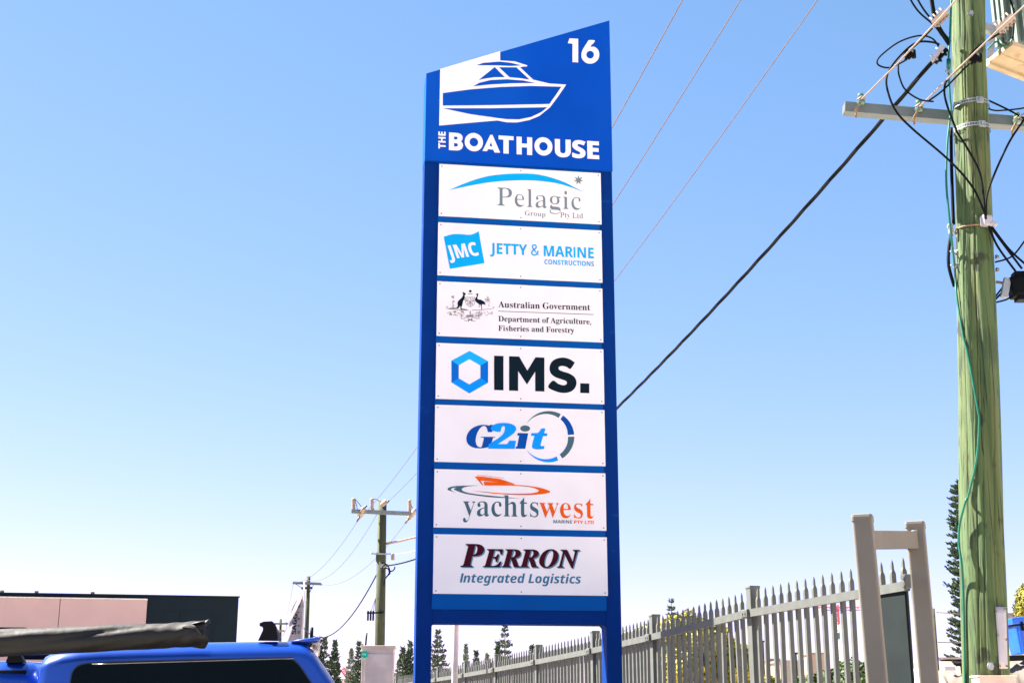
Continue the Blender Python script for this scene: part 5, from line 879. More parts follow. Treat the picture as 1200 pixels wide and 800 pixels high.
# rear spoiler with lamp
mb = MB(); s0 = K(341, 749.5, .1); s1 = K(371, 747.2, .1)
rings = []
for f, zt_, th, yi in ((0, 0, .012, 0), (.5, .008, .026, 0), (.85, .010, .030, 0), (1, .006, .014, .004)):
    x = s0[0]+(s1[0]-s0[0]+.02)*f; z = s0[1]+(s1[1]-s0[1])*f+zt_-.002
    rings.append([(x, .12+yi, z-th), (x, .10+yi, z-th*.4), (x, .13+yi, z), (x, VW*.5, z+.012), (x, VW-.07-yi, z), (x, VW-.04-yi, z-th*.4), (x, VW-.06-yi, z-th), (x, VW*.5, z-th+.008)])
mb.loft(rings); sp = V.part('spoiler', mb, M_car, cano)
mb = MB(); a = K(363, 755, .12); mb.bbox((a[0]+.03, VW*.5, a[1]+.012), (.05, VW*.82, .03), .012, M=Matrix.Rotation(.5, 3, 'Y')); V.part('brake_lamp', mb, M_clear, sp)
mb = MB(); a = K(365, 748, .5); b = K(365.3, 734.5, .5); mb.tube([(a[0], .5, a[1]-.02), (b[0], .5, b[1])], .010, 7); V.part('antenna', mb, M_plastic)
# roof bar foot on the canopy
ft = [(302.5, 750), (304.5, 746), (308, 738.5), (308.5, 734.5), (304.2, 732.8), (304.5, 729.8), (309, 728), (319, 727.6), (322.8, 731), (324.8, 740), (326, 750.3)]
mb = MB(); c = [K(*p, .14) for p in ft]; mb.prism(c, .115, .17); foot = V.part('roof_bar_foot', mb, M_plastic)
md = foot.modifiers.new('b', 'BEVEL'); md.width = .006; md.segments = 2
mb = MB(); c = K(315, 732.5, .14); mb.bbox((c[0], VW/2, c[1]), (.07, VW-.26, .024), .01); V.part('roof_bar', mb, M_plastic)
mb = MB(); mb.prism([K(*p, VW-.14) for p in ft], VW-.17, VW-.115); V.part('roof_bar_foot', mb, M_plastic)
c = K(108, 757, .14)
mb = MB(); mb.bbox((c[0], .15, c[1]+.03), (.10, .06, .08), .012); V.part('roof_bar_foot', mb, M_plastic); mb = MB(); mb.bbox((c[0], VW/2, c[1]+.055), (.07, VW-.26, .024), .01); V.part('roof_bar', mb, M_plastic)
# cab roof, glass and rack
zc = K(20, 774.3, .14)[1]; xc = K(41, 790, .05)[0]
def csec(x, top, ins, zlow=1.3):
    pts = []
    for z, y in ((zlow, .02), (1.55, .06), (top-.10, .12)): pts.append((y+ins, z))
    for t in range(1, 6):
        a = t/6*math.pi/2; pts.append((.12+ins+.13*(1-math.cos(a)), top-.10+.10*math.sin(a)))
    pts.append((VW*.5, top+.02)); full = pts+[(VW+.06-y, z) for y, z in pts[::-1][1:]]
    return [(x, y, z) for y, z in full]
mb = MB(); mb.loft([csec(xc+.0, zc-.05, .05), csec(xc-.04, zc-.006, .01), csec(xc-.2, zc+.004, 0), csec(xc-.8, zc+.01, 0), csec(xc-1.3, zc-.03, .0), csec(xc-1.5, zc-.09, .02), csec(xc-2.05, 1.36, .05, 1.0)], cap=False)
cab = V.part('cab', mb, M_car)
for x0, x1 in ((xc-.95, xc-.14), (xc-1.75, xc-1.02)):
    zt_ = zc-.15; mb = MB(); zz = 1.17; y_ = lambda z: .02+(z-1.17)*.14-.006
    q = [(x0, 1.2), (x1, 1.2), (x1-.06, zt_), (x0+.07 if x0 > xc-1.2 else x0+.38, zt_)]
    mb.add([(x, y_(z), z) for x, z in q]+[(x, y_(z)+.01, z) for x, z in q], [(0, 1, 2, 3), (7, 6, 5, 4), (0, 4, 5, 1), (1, 5, 6, 2), (2, 6, 7, 3), (3, 7, 4, 0)]); V.part('side_window', mb, M_carglass, cab)
mb = MB(); mb.tube([csec(xc-.06-i*.16, zc-.002, 0)[4] for i in range(9)], .010, 6); V.part('roof_gutter', mb, M_plastic, cab)
c = K(17, 771.5, .2); mb = MB(); mb.prism([K(*p, .2) for p in ((8, 776), (11, 768), (26, 768), (30, 776))], .17, .23); V.part('roof_bar_foot', mb, M_plastic)
mb = MB(); a = K(24, 766.2, .6); b = K(70, 764.8, .6); mb.bbox(((a[0]+b[0])/2, .6, a[1]-.01), (b[0]-a[0], .06, .035), .006); rb_ = V.part('roof_rack_rail', mb, M_plastic)
mb = MB(); mb.bbox(((a[0]+b[0])/2, .595, a[1]+.011), (b[0]-a[0]-.02, .05, .006), .002); V.part('rail_cap', mb, M_chrome, rb_)
mb = MB(); a = K(-14, 737, .5); b = K(32, 736.6, .5); mb.bbox(((a[0]+b[0])/2-.3, .5, a[1]), (b[0]-a[0]+.6, .07, .022), .006); V.part('roof_rack_rail', mb, M_plastic)
# lower body, out of the frame
def xr_(f): return xb+.28-(5.2)*f
def prof(mbv, q, y0, y1, m, name, bev=.03, par=None):
    mb = MB(); mb.prism(q, y0, y1); o = V.part(name, mb, m, par); md = o.modifiers.new('b', 'BEVEL'); md.width = bev; md.segments = 3; md.limit_method = 'ANGLE'; return o
X = lambda d: xb+.25-d
def archpts(c, r=.43, z=.42): return [(c+r*math.cos(a), z+r*math.sin(a)) for a in [math.pi*i/10 for i in range(11)]]
low = [(X(0), .55), (X(0), 1.12), (X(1.75), 1.2), (X(4.0), 1.18), (X(4.15), 1.08), (X(5.1), .98), (X(5.25), .8), (X(5.25), .45)]
fa, ra = X(4.35), X(1.15)
q = low[:1]+[(X(.0), .5)]+[]  
outline = [(X(0), .5), (X(0), 1.12), (X(1.75), 1.22), (X(3.95), 1.19), (X(4.1), 1.10), (X(5.1), .99), (X(5.25), .8), (X(5.25), .42), (fa-.43, .42)]+archpts(fa)[::-1][1:-1]+[(fa+.43, .42), (ra-.43, .42)]+archpts(ra)[::-1][1:-1]+[(ra+.43, .5)]
prof(None, outline, -.02, VW+.08, M_car, 'body')
for cx in (fa, ra):
    for y in (-.03, VW+.09-.22):
        mb = MB(); rr = [(.20, 0), (.36, .0), (.385, .03), (.385, .19), (.36, .22), (.20, .22)]
        mb.loft([[(cx+r*math.cos(t), y+dy, .39+r*math.sin(t)) for t in [2*math.pi*j/28 for j in range(28)]] for r, dy in rr]); wh = V.part('wheel', mb, M_tyre)
        mb = MB(); mb.tube([(cx, y+.01 if y < .5 else y+.10, .39), (cx, y+.12 if y < .5 else y+.21, .39)], .21, 24); V.part('rim', mb, M_rim, wh)
# ------------------------------------------------------------ awning bag on the side of the roof bars
yb_ = -.02
def KB(px, py): return K(px, py, yb_)
bagp = [(-160, 757.5, 16.5), (-60, 755, 15.5), (0, 752.6, 15.2), (40, 751.4, 14.8), (80, 749.6, 14.6), (110, 748.4, 14.6), (150, 746.6, 14.2), (190, 744.6, 13.6), (215, 743.2, 13.6), (232, 742.2, 14.2), (238, 741.8, 15.0), (242.5, 741.3, 15.6)]
rg = random.Random(11); rings = []; fine = spline([Vector((a, b, c)) for a, b, c in bagp], 16); nn = 40
for i, v in enumerate(fine):
    x, z = KB(v.x, v.y); r = abs(KB(v.x, v.y-v.z)[1]-z); ring = []
    for j in range(nn):
        t = 2*math.pi*j/nn; e = min(1, max(0, (v.x-150)/90))
        u1 = abs(math.sin(x*3.1+t*1.5+.4))**.6; u2 = abs(math.sin(x*5.7+t*2.5+1.9))**.6; f = .93+.11*u1+.08*u2+.025*math.sin(x*23+t*5)*(.5+1.6*e)+.03*e*math.sin(x*70+t*3)
        up = 1.0
        ring.append((x+.01*math.sin(t*3+x*20)*e, yb_+r*1.0*f*math.cos(t), z+r*f*math.sin(t)*up))
    rings.append(ring)
last = rings[-1]; cx = sum(p[0] for p in last)/nn; cy = sum(p[1] for p in last)/nn; cz = sum(p[2] for p in last)/nn
for s, dx in ((.82, .006), (.55, -.012), (.2, -.03)): rings.append([(cx+dx+(p[0]-cx)*s, cy+(p[1]-cy)*s, cz+(p[2]-cz)*s) for p in last])
B = Thing('awning_bag', 'long rolled awning in crumpled dark vinyl bag lying along the blue vehicle roof', 'awning', V.M @ Vector((rings[0][0][0], yb_, KB(0, 752)[1])), CRZ)
def toB(p): return tuple(B.I @ (V.M @ Vector(p)))
mb = MB(); mb.loft([[toB(p) for p in r] for r in rings]); bag = B.part('bag', mb, M_bag)
mb = MB(); fl = [(214, 734.5), (222, 731), (229, 728.5), (236, 728.6), (243, 725.8), (243.6, 731), (240, 737), (236, 744), (228, 736), (220, 737.5)]
q = [K(*p, yb_-.045) for p in fl]; mb.prism(q, yb_-.062, yb_-.05); mb.v = [toB((v[0], v[1]+.03*math.sin(v[0]*60)+(.02 if v[2] > q[3][1] else 0), v[2])) for v in mb.v]; B.part('end_flap', mb, M_bag, bag)

# ------------------------------------------------------------ cabinet
Yc = 14.0; c0, c1 = at(423, 757.5, Yc), at(460, 759.5, Yc); wc = c1.x-c0.x; zc_ = c0.z
EC = Thing('electrical_cabinet', 'beige steel street cabinet with round green sticker beside the blue sign post', 'cabinet', ((c0.x+c1.x)/2, Yc+.2, 0), R(3))
mb = MB(); mb.bbox((0, 0, zc_/2), (wc, .40, zc_), .006); EC.part('cabinet_body', mb, M_cab)
mb = MB(); mb.bbox((0, -.0, zc_+.004), (wc+.03, .44, .02), .006); EC.part('cabinet_roof', mb, M_cab)
mb = MB(); mb.bbox((.014, -.208, zc_/2-.02), (wc-.04, .016, zc_-.1), .004); dr = EC.part('cabinet_door', mb, M_cab)
st = EC.loc_of(at(427, 766.5, Yc)); mb = MB(); mb.tube([(st.x+.002, -.2161, st.z), (st.x+.002, -.219, st.z)], .036, 24); sk = EC.part('round_sticker', mb, M_stick, dr)
mb = MB(); words(mb, 's', 'PV', st.x-.016, st.z-.008, st.x+.02, st.z-.008, .017, -.2195); EC.part('lettering', mb, M_print, sk, fix=False)
an = EC.loc_of(at(428.5, 756, Yc+.2)); ab = EC.loc_of(at(429.8, 741, Yc+.2)); mb = MB(); mb.tube([an, ab], .009, 8); EC.part('antenna', mb, M_plastic)
mb = MB(); a = EC.loc_of(at(423.5, 755.5, Yc+.2)); mb.bbox(a, (.045, .05, .02), .005); EC.part('vent_cap', mb, M_plastic)

# ------------------------------------------------------------ white pole behind the sign
a, b = at(532.8, 800, 17), at(534.4, 731, 17); kk = (b-a)/(b.z-a.z)
mb = MB(); mb.tube([a-kk*a.z, b, b+kk*2.6], [.040, .038, .030], 14); solo('flag_pole', mb, M_polew, 'slim off white pole seen through the gap under the sign', 'pole', base=a-kk*a.z)

# ------------------------------------------------------------ feather flag
Yf = 30.0
gq = lambda x, y: at(*p9(x, y), Yf)
FB = Thing('feather_flag', 'pale feather banner flag with dark vertical letters on a slim mast', 'flag', (gq(338, 800).x, Yf, 0))
mb = MB(); a, b = gq(340, 770), gq(368, 110); kk = (b-a)/(b.z-a.z); mb.tube([a-kk*a.z, a, b], [.028, .024, .018], 8); FB.part('mast', mb, M_polew, world=True)
ol = sm([(352,262),(300,312),(262,352),(240,400),(222,435),(200,530),(188,600),(176,655),(165,775)], 3)+[(158,860),(165,960),(330,960),(336,860),(352,262)]
rows = []
mb = MB(); ny = 24; nx = 8; ytop, ybot = 264, 960
def edge(y):
    pts = [(352,262),(300,312),(262,352),(240,400),(222,435),(200,530),(188,600),(176,655),(165,775),(158,860),(165,962)]
    for (xa_, ya), (xb_, yb2) in zip(pts, pts[1:]):
        if ya <= y <= yb2: return xa_+(xb_-xa_)*(y-ya)/(yb2-ya)
    return 165
for i in range(ny+1):
    y = ytop+(ybot-ytop)*i/ny; xl_ = edge(y); xr2 = 360-(y-110)*.042
    for j in range(nx+1):
        f = j/nx; v = gq(xl_+(xr2-xl_)*f, y); v.y += .05*math.sin(f*7+y*.012)*(1-f); mb.v.append(tuple(v))
for i in range(ny):
    for j in range(nx): mb.f.append((i*(nx+1)+j, i*(nx+1)+j+1, (i+1)*(nx+1)+j+1, (i+1)*(nx+1)+j)); mb.m.append(0); mb.sm.append(True)
fg = FB.part('banner', mb, M_flag, world=True, fix=False)
mb = MB(); rr = [gq(x, y)+Vector((0, -.07, 0)) for x, y in ((350,264),(315,335),(280,405),(245,480),(215,545),(195,590))]; mb.tube(rr, [.01, .03, .035, .035, .03, .01], 6); FB.part('fold', mb, M_print, fg, world=True)
def vt(txt, x, y0, y1, capx, ex=0):
    """letters that climb the banner"""
    o = gq(0, 0); kx = (gq(100, 500).x-gq(0, 500).x)/100; mb = MB(); tmp = MB()
    words(tmp, 's', txt, 0, 0, (y0-y1)*kx, 0, capx*kx, 0, ex=ex)
    b0 = gq(x, y0); mb.add([(b0.x-v[2]+v[0]*.045, Yf-.075, b0.z+v[0]*1.0) for v in tmp.v], tmp.f); return FB.part('lettering', mb, M_ink, fg, world=True, fix=False)
vt('SAGG', 272, 730, 498, 50, .02); vt('M', 316, 720, 692, 24, .01); vt('A', 317, 642, 615, 24, .01); vt('R', 318, 560, 534, 24, .01); vt('I', 316, 478, 470, 24, .02); vt('N', 320, 418, 390, 24, .01)

# ------------------------------------------------------------ warehouse on the left
Wd = Vector((math.sin(R(-101.4+180-180)), math.cos(R(-101.4+180-180)), 0))
wr = at(278, 700, 60); WRZ = math.atan2(.198, .98)
WH = Thing('warehouse', 'long flat roofed charcoal warehouse with pale pink wall panels', 'warehouse', (wr.x, wr.y, 0), WRZ)
def KW(px, py, yl=0.): return S(px, py, yl, WH)
zt2 = KW(140, 697.3)[1]; xe = KW(279.5, 705)[0]; xp = KW(173, 703)[0]; xj = KW(71, 703)[0]; zp = KW(100, 701.6, -.1)[1]
x0 = xe-62
mb = MB(); mb.box(((x0+xe)/2, 12, zt2/2), (xe-x0, 24, zt2)); wb = WH.part('wall', mb, M_char)
mb = MB(); mb.box(((x0+xe)/2, -.03, zt2+.02), (xe-x0+.1, .2, .05)); WH.part('parapet_capping', mb, M_char)
pw = xp-xj
for i in range(9):
    b = xp-i*pw-.01; a = b-pw+.025
    if a < x0: break
    mb = MB(); mb.bbox(((a+b)/2, -.06, zp/2), (b-a, .12, zp), .01); WH.part('wall_panel', mb, M_pink)
mb = MB(); mb.box(((x0+xp)/2, -.08, zp+.03), (xp-x0, .17, .05)); WH.part('panel_flashing', mb, M_flash)
for i in range(6):
    a = xp+.02+i*1.4; 
    if a+1.38 > xe: break
    mb = MB(); mb.box((a+.69, -.012, zt2/2-.3), (1.375, .03, zt2-.7)); WH.part('cladding_sheet', mb, M_char)
for px in (2, 42.5, 108.5):
    a = KW(px, 695); mb = MB(); mb.bbox((a[0], .05, zt2+.10), (.16, .1, .09), .02); WH.part('roof_lamp', mb, M_rust)

# ------------------------------------------------------------ trees
def pine_mesh(H, Rb, tiers, nb, seed, narrow=.55, leaf=.22, gap=0., dens=1.0, drop=-.15, jit=.5):
    rg = random.Random(seed); mb = MB()
    for i in range(tiers):
        t = i/(tiers-1); z = H*(.12+.86*t)+rg.uniform(-.02, .02)*H*.4
        Lr = Rb*((1-t)**narrow)*(.9+.1*math.sin(i*1.7))+.05*Rb
        if rg.random() < gap: Lr *= .5
        for k in range(nb):
            az = 2*math.pi*(k+.5*(i % 2))/nb+rg.uniform(-.25, .25); L = Lr*rg.uniform(.75, 1.1)
            dx, dy = math.cos(az), math.sin(az)
            ns_ = max(3, int(L/leaf*2.0*dens))
            tip = Vector((dx*L, dy*L, z+L*drop+L*.28)); pb = Vector((0, 0, z))
            mb.add([pb, pb+Vector((0, 0, -.04)), tip], [(0, 1, 2)], 1)
            for s in range(ns_):
                f = .22+.78*(s+rg.random())/ns_
                c = Vector((dx*L*f, dy*L*f, z+L*(drop*f+.28*f*f)+rg.uniform(-jit, jit)*leaf))
                for q in range(2):
                    sd = rg.uniform(-1, 1); wv = Vector((-dy*sd+dx*.5, dx*sd+dy*.5, rg.uniform(.1, .9))).normalized()*leaf*rg.uniform(.7, 1.3)*(1.15-.5*f)
                    sdv = wv.cross(Vector((rg.uniform(-1, 1), rg.uniform(-1, 1), .3))).normalized()*leaf*.24
                    mb.add([c-sdv, c+sdv, c+wv+sdv*.4, c+wv-sdv*.4], [(0, 1, 2, 3)])
    return mb
def pine(label, px, ytop, Y, Hm, m, grp, seed, Rb, tiers, nb, **k):
    b = at(px, ytop, Y); t = Thing('norfolk_pine', label, 'pine tree', (b.x, Y, b.z-Hm), 0, grp)
    mb = MB(); mb.tube([(0, 0, 0), (0, 0, Hm*.5), (0, 0, Hm)], [Hm*.016, Hm*.009, .02], 8); t.part('trunk', mb, M_bark)
    mb = pine_mesh(Hm, Rb, tiers, nb, seed, **k); o = t.part('crown', mb, [m, M_bark], fix=False); return t
pine('tall dark narrow pine close behind the green timber pole', 1124, 560, 90, 16.2, M_pineA, 'norfolk pines on the skyline', 1, 1.75, 34, 12, narrow=.36, leaf=.25, drop=.02, dens=2.8, jit=.35)
PN = [(374, 745, 11, 'A'), (380.5, 746.5, 11, 'B'), (393, 750, 10.5, 'A'), (412, 759, 9, 'C'), (420.7, 752.5, 10.3, 'A'), (472.5, 757.5, 9.5, 'B'), (480.8, 751, 10.5, 'A'), (513.5, 737.5, 12, 'B'),
      (546, 754, 9.5, 'C'), (558, 763, 8.5, 'A'), (571, 765, 8, 'C'), (583, 752.5, 10, 'A'), (591.7, 729, 13.5, 'B'), (623.5, 755, 10, 'A'), (786.5, 701, 17, 'A')]
lab = ['pine peeking up just right of the blue spoiler', 'pine second from the blue spoiler, touching the first', 'separate full pine between the blue spoiler and the cabinet', 'thin faint pine just left of the cabinet', 'pine tip hidden behind the cabinet top',
       'broad sparse pine right of the cabinet', 'dark slim pine tight against the sign post', 'tall open pine left of the off white pole under the sign', 'faint pine right of the off white pole', 'small dark pine tip above the fence under the sign',
       'faintest tiny pine over the fence under the sign', 'small dark pine beside the tallest one under the sign', 'tallest pine under the sign with its top behind the beam', 'pine tip low over the fence at the fourth post', 'lone pine tip rising above the yellow green bush']
for (px, yt, Hm, v), l in zip(PN, lab):
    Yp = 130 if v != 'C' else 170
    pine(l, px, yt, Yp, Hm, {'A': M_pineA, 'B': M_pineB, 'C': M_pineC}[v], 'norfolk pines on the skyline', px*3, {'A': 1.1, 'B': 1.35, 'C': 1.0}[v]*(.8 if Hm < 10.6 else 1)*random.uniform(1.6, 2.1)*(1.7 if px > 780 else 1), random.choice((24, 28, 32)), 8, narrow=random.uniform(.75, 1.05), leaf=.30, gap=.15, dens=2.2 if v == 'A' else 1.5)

def leafblob(lumps, n, leaf, seed):
    rg = random.Random(seed); mb = MB()
    tot = sum(l[3]**2 for l in lumps)
    for cx, cy, cz, r in lumps:
        for k in range(int(n*r*r/tot)):
            d = Vector((rg.gauss(0, 1), rg.gauss(0, 1), rg.gauss(0, 1))).normalized(); rr = r*(rg.random()**.28)*(1+.12*math.sin(d.x*7+cx)*math.cos(d.z*6+cy))
            c = Vector((cx, cy, cz))+Vector((d.x, d.y, d.z*.9))*rr
            a = Vector((rg.uniform(-1, 1), rg.uniform(-1, 1), rg.uniform(-.6, 1))).normalized()*leaf*rg.uniform(.6, 1.3); b = a.cross(d+Vector((.1, .2, .1))).normalized()*leaf*.35
            mb.add([c-a*.5, c+b, c+a*.5, c-b], [(0, 1, 2, 3)])
    return mb
def bush(name, label, cat, px, ytop, Y, lumps, n, leaf, m, seed, grp=None, trunk=True):
    b = at(px, ytop, Y); t = Thing(name, label, cat, (b.x, Y, 0), 0, grp)
    H = b.z; ls = [(x, y, H*z if z <= 1 else z, r) for x, y, z, r in lumps]
    mb = leafblob(ls, n, leaf, seed); t.part('crown', mb, m, fix=False)
    mb = MB(); mb.tube([(0, 0, 0), (.05, .0, H*.3), (0, 0, H*.6)], [.07, .05, .03], 8)
    for k in range(5): mb.tube([(0, 0, H*.25), (math.cos(k*1.3)*.3, math.sin(k*1.3)*.3, H*.5), (math.cos(k*1.3)*.6, math.sin(k*1.3)*.5, H*.75)], [.035, .025, .012], 6)
    t.part('trunk', mb, M_bark); return t
bush('round_bush', 'round yellow green bush behind the pickets, its crown under the lone pine tip', 'bush', 800, 711, 24, [(0, 0, .84, .52), (-.35, 0, .68, .5), (.35, .1, .68, .5), (.1, -.2, .5, .6), (-.3, .2, .35, .6), (.4, 0, .35, .55)], 26000, .075, M_leafY, 21, 'yellow green bushes behind the fence')
bush('round_bush', 'lower yellow green bush behind the pickets beside the sign post', 'bush', 745, 727, 25, [(0, 0, .82, .5), (.35, 0, .75, .45), (-.35, 0, .74, .45), (0, 0, .45, .6)], 20000, .075, M_leafY, 22, 'yellow green bushes behind the fence')
bush('round_bush', 'yellow green bush in deeper shade behind the pickets, left of the widest fence post', 'bush', 850, 734, 24, [(0, 0, .80, .45), (.3, .1, .62, .4), (-.3, 0, .66, .5), (.1, 0, .4, .55)], 20000, .075, M_leafY, 23, 'yellow green bushes behind the fence')
bush('round_bush', 'yellow green bush between the highest bush and the one beside the sign post', 'bush', 773, 719, 25, [(0, 0, .84, .45), (.3, 0, .7, .5), (-.3, 0, .7, .5), (0, 0, .45, .6)], 16000, .075, M_leafY, 24, 'yellow green bushes behind the fence')
bush('round_bush', 'yellow green bush just right of the highest bush, its top level with the picket tips', 'bush', 828, 719, 23, [(0, 0, .84, .45), (.25, 0, .7, .45), (-.3, 0, .7, .5), (0, 0, .45, .55)], 16000, .075, M_leafY, 25, 'yellow green bushes behind the fence')
for i, (px, yt, s, lb) in enumerate(((995, 760, 1., 'tall clump of dark green hedge seen through pickets nearest the gate posts'), (966, 772, .8, 'dark green shrub seen through pickets under the red crane'), (945, 774, .7, 'small dark green shrub through the pickets right of the brown building'), (896, 776, .75, 'yellowish shrub low behind the widest fence post'))):
    bush('garden_shrub', lb, 'shrub', px, yt, 30, [(0, 0, .78, .5*s), (.3*s, 0, .62, .45*s), (-.3*s, .1, .6, .45*s), (0, 0, .35, .5*s)], 9000, .09, M_leafG if i < 3 else M_leafY, 40+i, 'shrubs beyond the fence')
tb_ = at(1232, 664, 60)
bush('street_tree', 'yellow green tree crown at the edge of the picture right of the timber pole', 'tree', 1232, 664, 60, [(0, 0, .86, 1.15), (-.8, 0, .82, .95), (.9, 0, .8, 1.0), (-.3, 0, .70, 1.1), (-1.2, .2, .76, .6), (.5, 0, .68, 1.0)], 26000, .13, M_leafY, 31)

# ------------------------------------------------------------ distant buildings and crane
def block(name, label, px0, px1, yt, Y, m, depth=10, wins=(), grp=None):
    a, b = at(px0, yt, Y), at(px1, yt, Y); t = Thing(name, label, 'building', ((a.x+b.x)/2, Y+depth/2, 0), 0, grp); wd_ = b.x-a.x
    mb = MB(); mb.box((0, 0, a.z/2), (wd_, depth, a.z)); t.part('wall', mb, m)
    mb = MB(); mb.box((0, 0, a.z+.06), (wd_+.3, depth+.3, .14)); t.part('roof', mb, M_cladB)
    for (x0_, y0_, x1_, y1_) in wins:
        p, q = at(x0_, y0_, Y), at(x1_, y1_, Y); mb = MB(); c = t.loc_of(((p.x+q.x)/2, Y, (p.z+q.z)/2)); mb.box(c, (q.x-p.x, .06, p.z-q.z)); wn = t.part('window', mb, M_win)
        mb = MB(); mb.box(c+Vector((0, -.02, -(p.z-q.z)/2-.04)), (q.x-p.x+.1, .12, .08)); t.part('sill', mb, M_whiteB, wn)
    return t
t = block('brick_building', 'brown brick block with taupe top storey beside the blue storage box', 1166, 1226, 721, 70, M_brick, 3.4, ((1181, 732, 1185, 741), (1181, 745, 1185, 753), (1194, 732, 1198, 741), (1194, 745, 1198, 753), (1206, 732, 1211, 741), (1206, 745, 1211, 753)))
a, b = at(1166, 720.5, 69.8), at(1226, 731, 69.8); mb = MB(); mb.box(t.loc_of(((a.x+b.x)/2, 69.9, (a.z+b.z)/2)), (b.x-a.x+.1, .3, a.z-b.z)); t.part('top_storey_cladding', mb, M_cladB)
a, b = at(1166, 754, 69.8), at(1226, 835, 69.8); mb = MB(); mb.box(t.loc_of(((a.x+b.x)/2, 69.9, a.z/2)), (b.x-a.x+.1, .3, a.z)); t.part('base_wall', mb, M_whiteB)
block('low_building', 'low brown building seen through pickets left of the hedge', 914, 940, 775, 110, M_cladB, 6, ()); block('low_building', 'low orange brick building top through pickets beside the red crane', 949, 966, 766, 120, M_tan, 5, ())
block('low_building', 'small orange brick building through the pickets right of the widest fence post', 900, 912, 773, 115, M_tan, 5, ()); block('low_building', 'pale cream wall beyond the leaning post', 1100, 1126, 773.5, 60, M_whiteB, 8, ())
Yk = 260
CR = Thing('tower_crane', 'distant red and white tower crane seen between the fence pickets', 'crane', (at(983, 780, Yk).x, Yk, 0))
zt3 = at(983, 711, Yk).z
def lattice(mb, a, b, w_, n_, mi=0, r=.09):
    a, b = Vector(a), Vector(b); d = (b-a).normalized(); s = d.cross(Vector((0, 1, 0))).normalized()*w_/2; u = Vector((0, w_/2, 0))
    cs = [s+u, s-u, -s-u, -s+u]
    for c in cs: mb.beam(a+c, b+c, r*2, r*2, mi, up=(0, 1, 0.01))
    for i in range(n_):
        p, q = a+(b-a)*(i/n_), a+(b-a)*((i+1)/n_)
        for k in range(4): mb.beam(p+cs[k], q+cs[(k+1) % 4], r*1.3, r*1.3, mi, up=(0, 1, 0.02))
mb = MB(); lattice(mb, (0, 0, 0), (0, 0, zt3-3.2), 1.1, 14, r=.16); CR.part('mast', mb, M_craneW, kind=None)
mb = MB(); lattice(mb, (0, 0, zt3-3.2), (0, 0, zt3+.4), 1.0, 4, r=.09); CR.part('mast_head', mb, M_craneR)
mb = MB(); lattice(mb, (-3.4, 0, zt3-.3), (4.6, 0, zt3-.3), .6, 12, r=.05); CR.part('jib', mb, M_craneR)
mb = MB(); mb.bbox((-.2, -.3, zt3-5.4), (1.0, 1.4, 1.2), .1); CR.part('operator_cab', mb, M_steel)
mb = MB(); mb.bbox((-3.2, 0, zt3-.9), (.8, .8, 1.2), .1); CR.part('counterweight', mb, M_craneW)
C2 = Thing('lattice_crane', 'faint red and white lattice boom low on the horizon between car and cabinet', 'crane', (at(402, 800, 200).x, 200, 0))
mb = MB(); lattice(mb, C2.loc_of(at(411, 797, 200)), C2.loc_of(at(401, 783, 200)), .55, 8, r=.07); C2.part('boom', mb, M_craneR)
mb = MB(); lattice(mb, C2.loc_of(at(410, 800, 200)), C2.loc_of(at(402, 785, 200)), .5, 6, r=.06); C2.part('mast', mb, M_craneW)
mb = MB(); a = C2.loc_of(at(405, 797.5, 200)); mb.bbox((a.x, 0, a.z/2), (2.6, 2, a.z), .1); C2.part('crane_house', mb, M_pink)
for px, yt, yb_2, Y, lb in ((932, 765, 800, 60, 'dark street lamp post seen between pickets above the brown building'), (893.5, 751, 800, 70, 'thin lamp post seen just right of the widest fence post')):
    a = at(px, yt, Y); t = Thing('lamp_post', lb, 'lamp post', (a.x, Y, 0)); mb = MB(); mb.tube([(0, 0, 0), (0, 0, a.z)], .06, 8); t.part('pole', mb, M_plate)
    mb = MB(); mb.bbox((.14, 0, a.z), (.36, .14, .08), .02); t.part('lamp_head', mb, M_plate)

# ------------------------------------------------------------ tarpaulin covered trailer with rail, storage box
Yt = 15.5
tp = at(1150, 785, Yt); TL = Thing('covered_trailer', 'trailer load under a wrinkled grey brown tarpaulin behind the timber pole', 'trailer', (tp.x+.6, Yt+.6, 0))
rings = []; rg = random.Random(9)
edgez = lambda px: {0: 1}.get(0)
pxs = [1088, 1092, 1098, 1106, 1116, 1126, 1140, 1160, 1180, 1200, 1220, 1250, 1290, 1320]
ys = [812, 797, 786.5, 785.5, 784, 780.5, 778.5, 776.5, 774.5, 772, 770.5, 769, 771, 790]
fine = spline([Vector((x, y, 0)) for x, y in zip(pxs, ys)], 7)
for v in fine:
    top = at(v.x, v.y, Yt+.35); ring = []
    for j in range(25):
        a = math.pi*j/24; cy_ = -math.cos(a); sz = math.sin(a)
        wv = .014*math.sin(top.x*34+j*.9)+.010*math.sin(top.x*61-j*1.7)+.007*math.sin(top.x*17+j*.5)
        ring.append((top.x+wv*.5, Yt+.55+cy_*.75*(1-.25*sz*0), .75+(top.z-.75)*sz**.42+wv*(1 if sz > .12 else .3)-0.0))
    rings.append(ring)
mb = MB()
n = 25; vs = [p for r in rings for p in r]; mb.add(vs, [(i*n+k_, i*n+k_+1, (i+1)*n+k_+1, (i+1)*n+k_) for i in range(len(rings)-1) for k_ in range(n-1)], smooth=True)
mb.add(rings[0], [tuple(range(n))]); mb.add(rings[-1], [tuple(range(n))[::-1]])
TL.part('tarpaulin', mb, M_tarp, world=True)
xs0, xs1 = rings[0][0][0]+.05, rings[-1][0][0]-.05; xm = (xs0+xs1)/2
mb = MB(); mb.box((xm, Yt+.55, .66), (xs1-xs0, 1.4, .14)); TL.part('trailer_bed', mb, M_plastic, world=True)
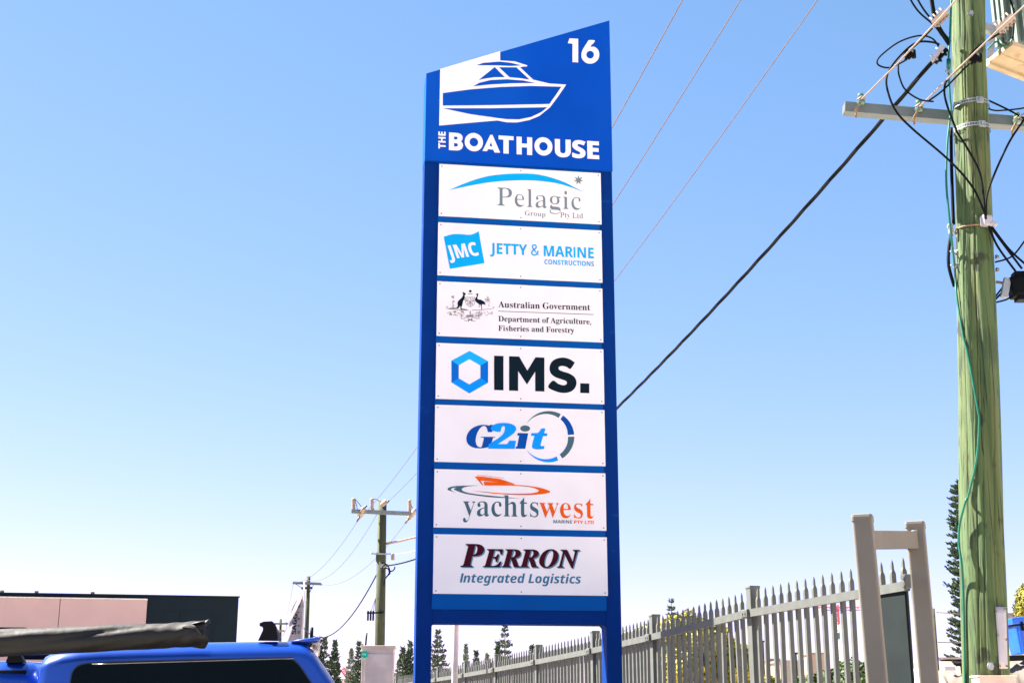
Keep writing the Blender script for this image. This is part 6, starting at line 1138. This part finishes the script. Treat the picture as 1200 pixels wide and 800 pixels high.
for y in (Yt-.2, Yt+1.3):
    mb = MB(); mb.tube([(xm, y-.09, .33), (xm, y+.09, .33)], [.33, .33], 24); wh = TL.part('wheel', mb, M_tyre, world=True); mb = MB(); mb.tube([(xm, y-.1, .33), (xm, y+.1, .33)], .17, 16); TL.part('rim', mb, M_rim, wh, world=True)
mb = MB(); mb.beam((xs0-.9, Yt+.55, .5), (xs0, Yt+.55, .62), .08, .08); TL.part('drawbar', mb, M_plastic, world=True)
a, b, c = at(1102, 773.0, Yt+.2), at(1128, 773.2, Yt+.2), at(1300, 766, Yt+.2)
mb = MB(); mb.tube([a, b], .012, 8); mb.beam(b, c, .07, .062); rail = TL.part('load_rail', mb, M_plastic, world=True)
for px in (1127, 1215, 1290):
    p = at(px, 772 if px < 1150 else 768, Yt+.2); mb = MB(); mb.beam(p, p-Vector((0, 0, .28)), .035, .035, up=(0, 1, 0)); TL.part('rail_post', mb, M_plastic, world=True)
mb = MB()
for k_ in range(5): mb.tube(spline([at(1116+k_*2.2, 774+k_*.4, Yt+.15), at(1121+k_*1.6, 779-k_*.5, Yt+.1), at(1127, 776+k_*2, Yt+.15)], 4), .014, 6)
TL.part('webbing_strap', mb, M_black, world=True)
p = at(1112, 782.8, Yt-.05); SBX = Thing('small_crate', 'small pale box resting on the tarpaulin left of the timber pole', 'box', p); mb = MB(); mb.bbox((0, 0, 0), (.12, .1, .045), .006); SBX.part('box_body', mb, M_tin); mb = MB(); mb.bbox((0, 0, .026), (.125, .105, .010), .003); SBX.part('box_lid', mb, M_whiteB)
bl = at(1195, 766.5, Yt+.1); BX = Thing('storage_box', 'bright blue plastic storage box with black latch at the picture edge', 'storage box', bl)
tilt = Matrix.Rotation(-.10, 3, 'Y')
def bb(name, c_, s_, m, b_=.01, par=None):
    mb = MB(); mb.bbox(tilt @ Vector(c_), s_, b_, M=tilt); return BX.part(name, mb, m, par)
zt4 = at(1190, 724, Yt+.1).z-bl.z
bb('box_body', (.24, .1, zt4*.42), (.50, .34, zt4*.84), M_blue, .02); ld = bb('box_lid', (.23, .1, zt4*.92), (.54, .37, zt4*.18), M_blue, .015)
bb('lid_seal', (.235, .1, zt4*.80), (.515, .352, .012), M_black, .003, ld)
for x in (.06, .38): bb('latch', (x, -.085, zt4*.76), (.028, .02, .10), M_black, .005)
bb('side_rib', (.02, -.075, zt4*.4), (.02, .02, zt4*.7), M_blue, .004); bb('side_rib', (.14, -.075, zt4*.4), (.02, .02, zt4*.7), M_blue, .004)
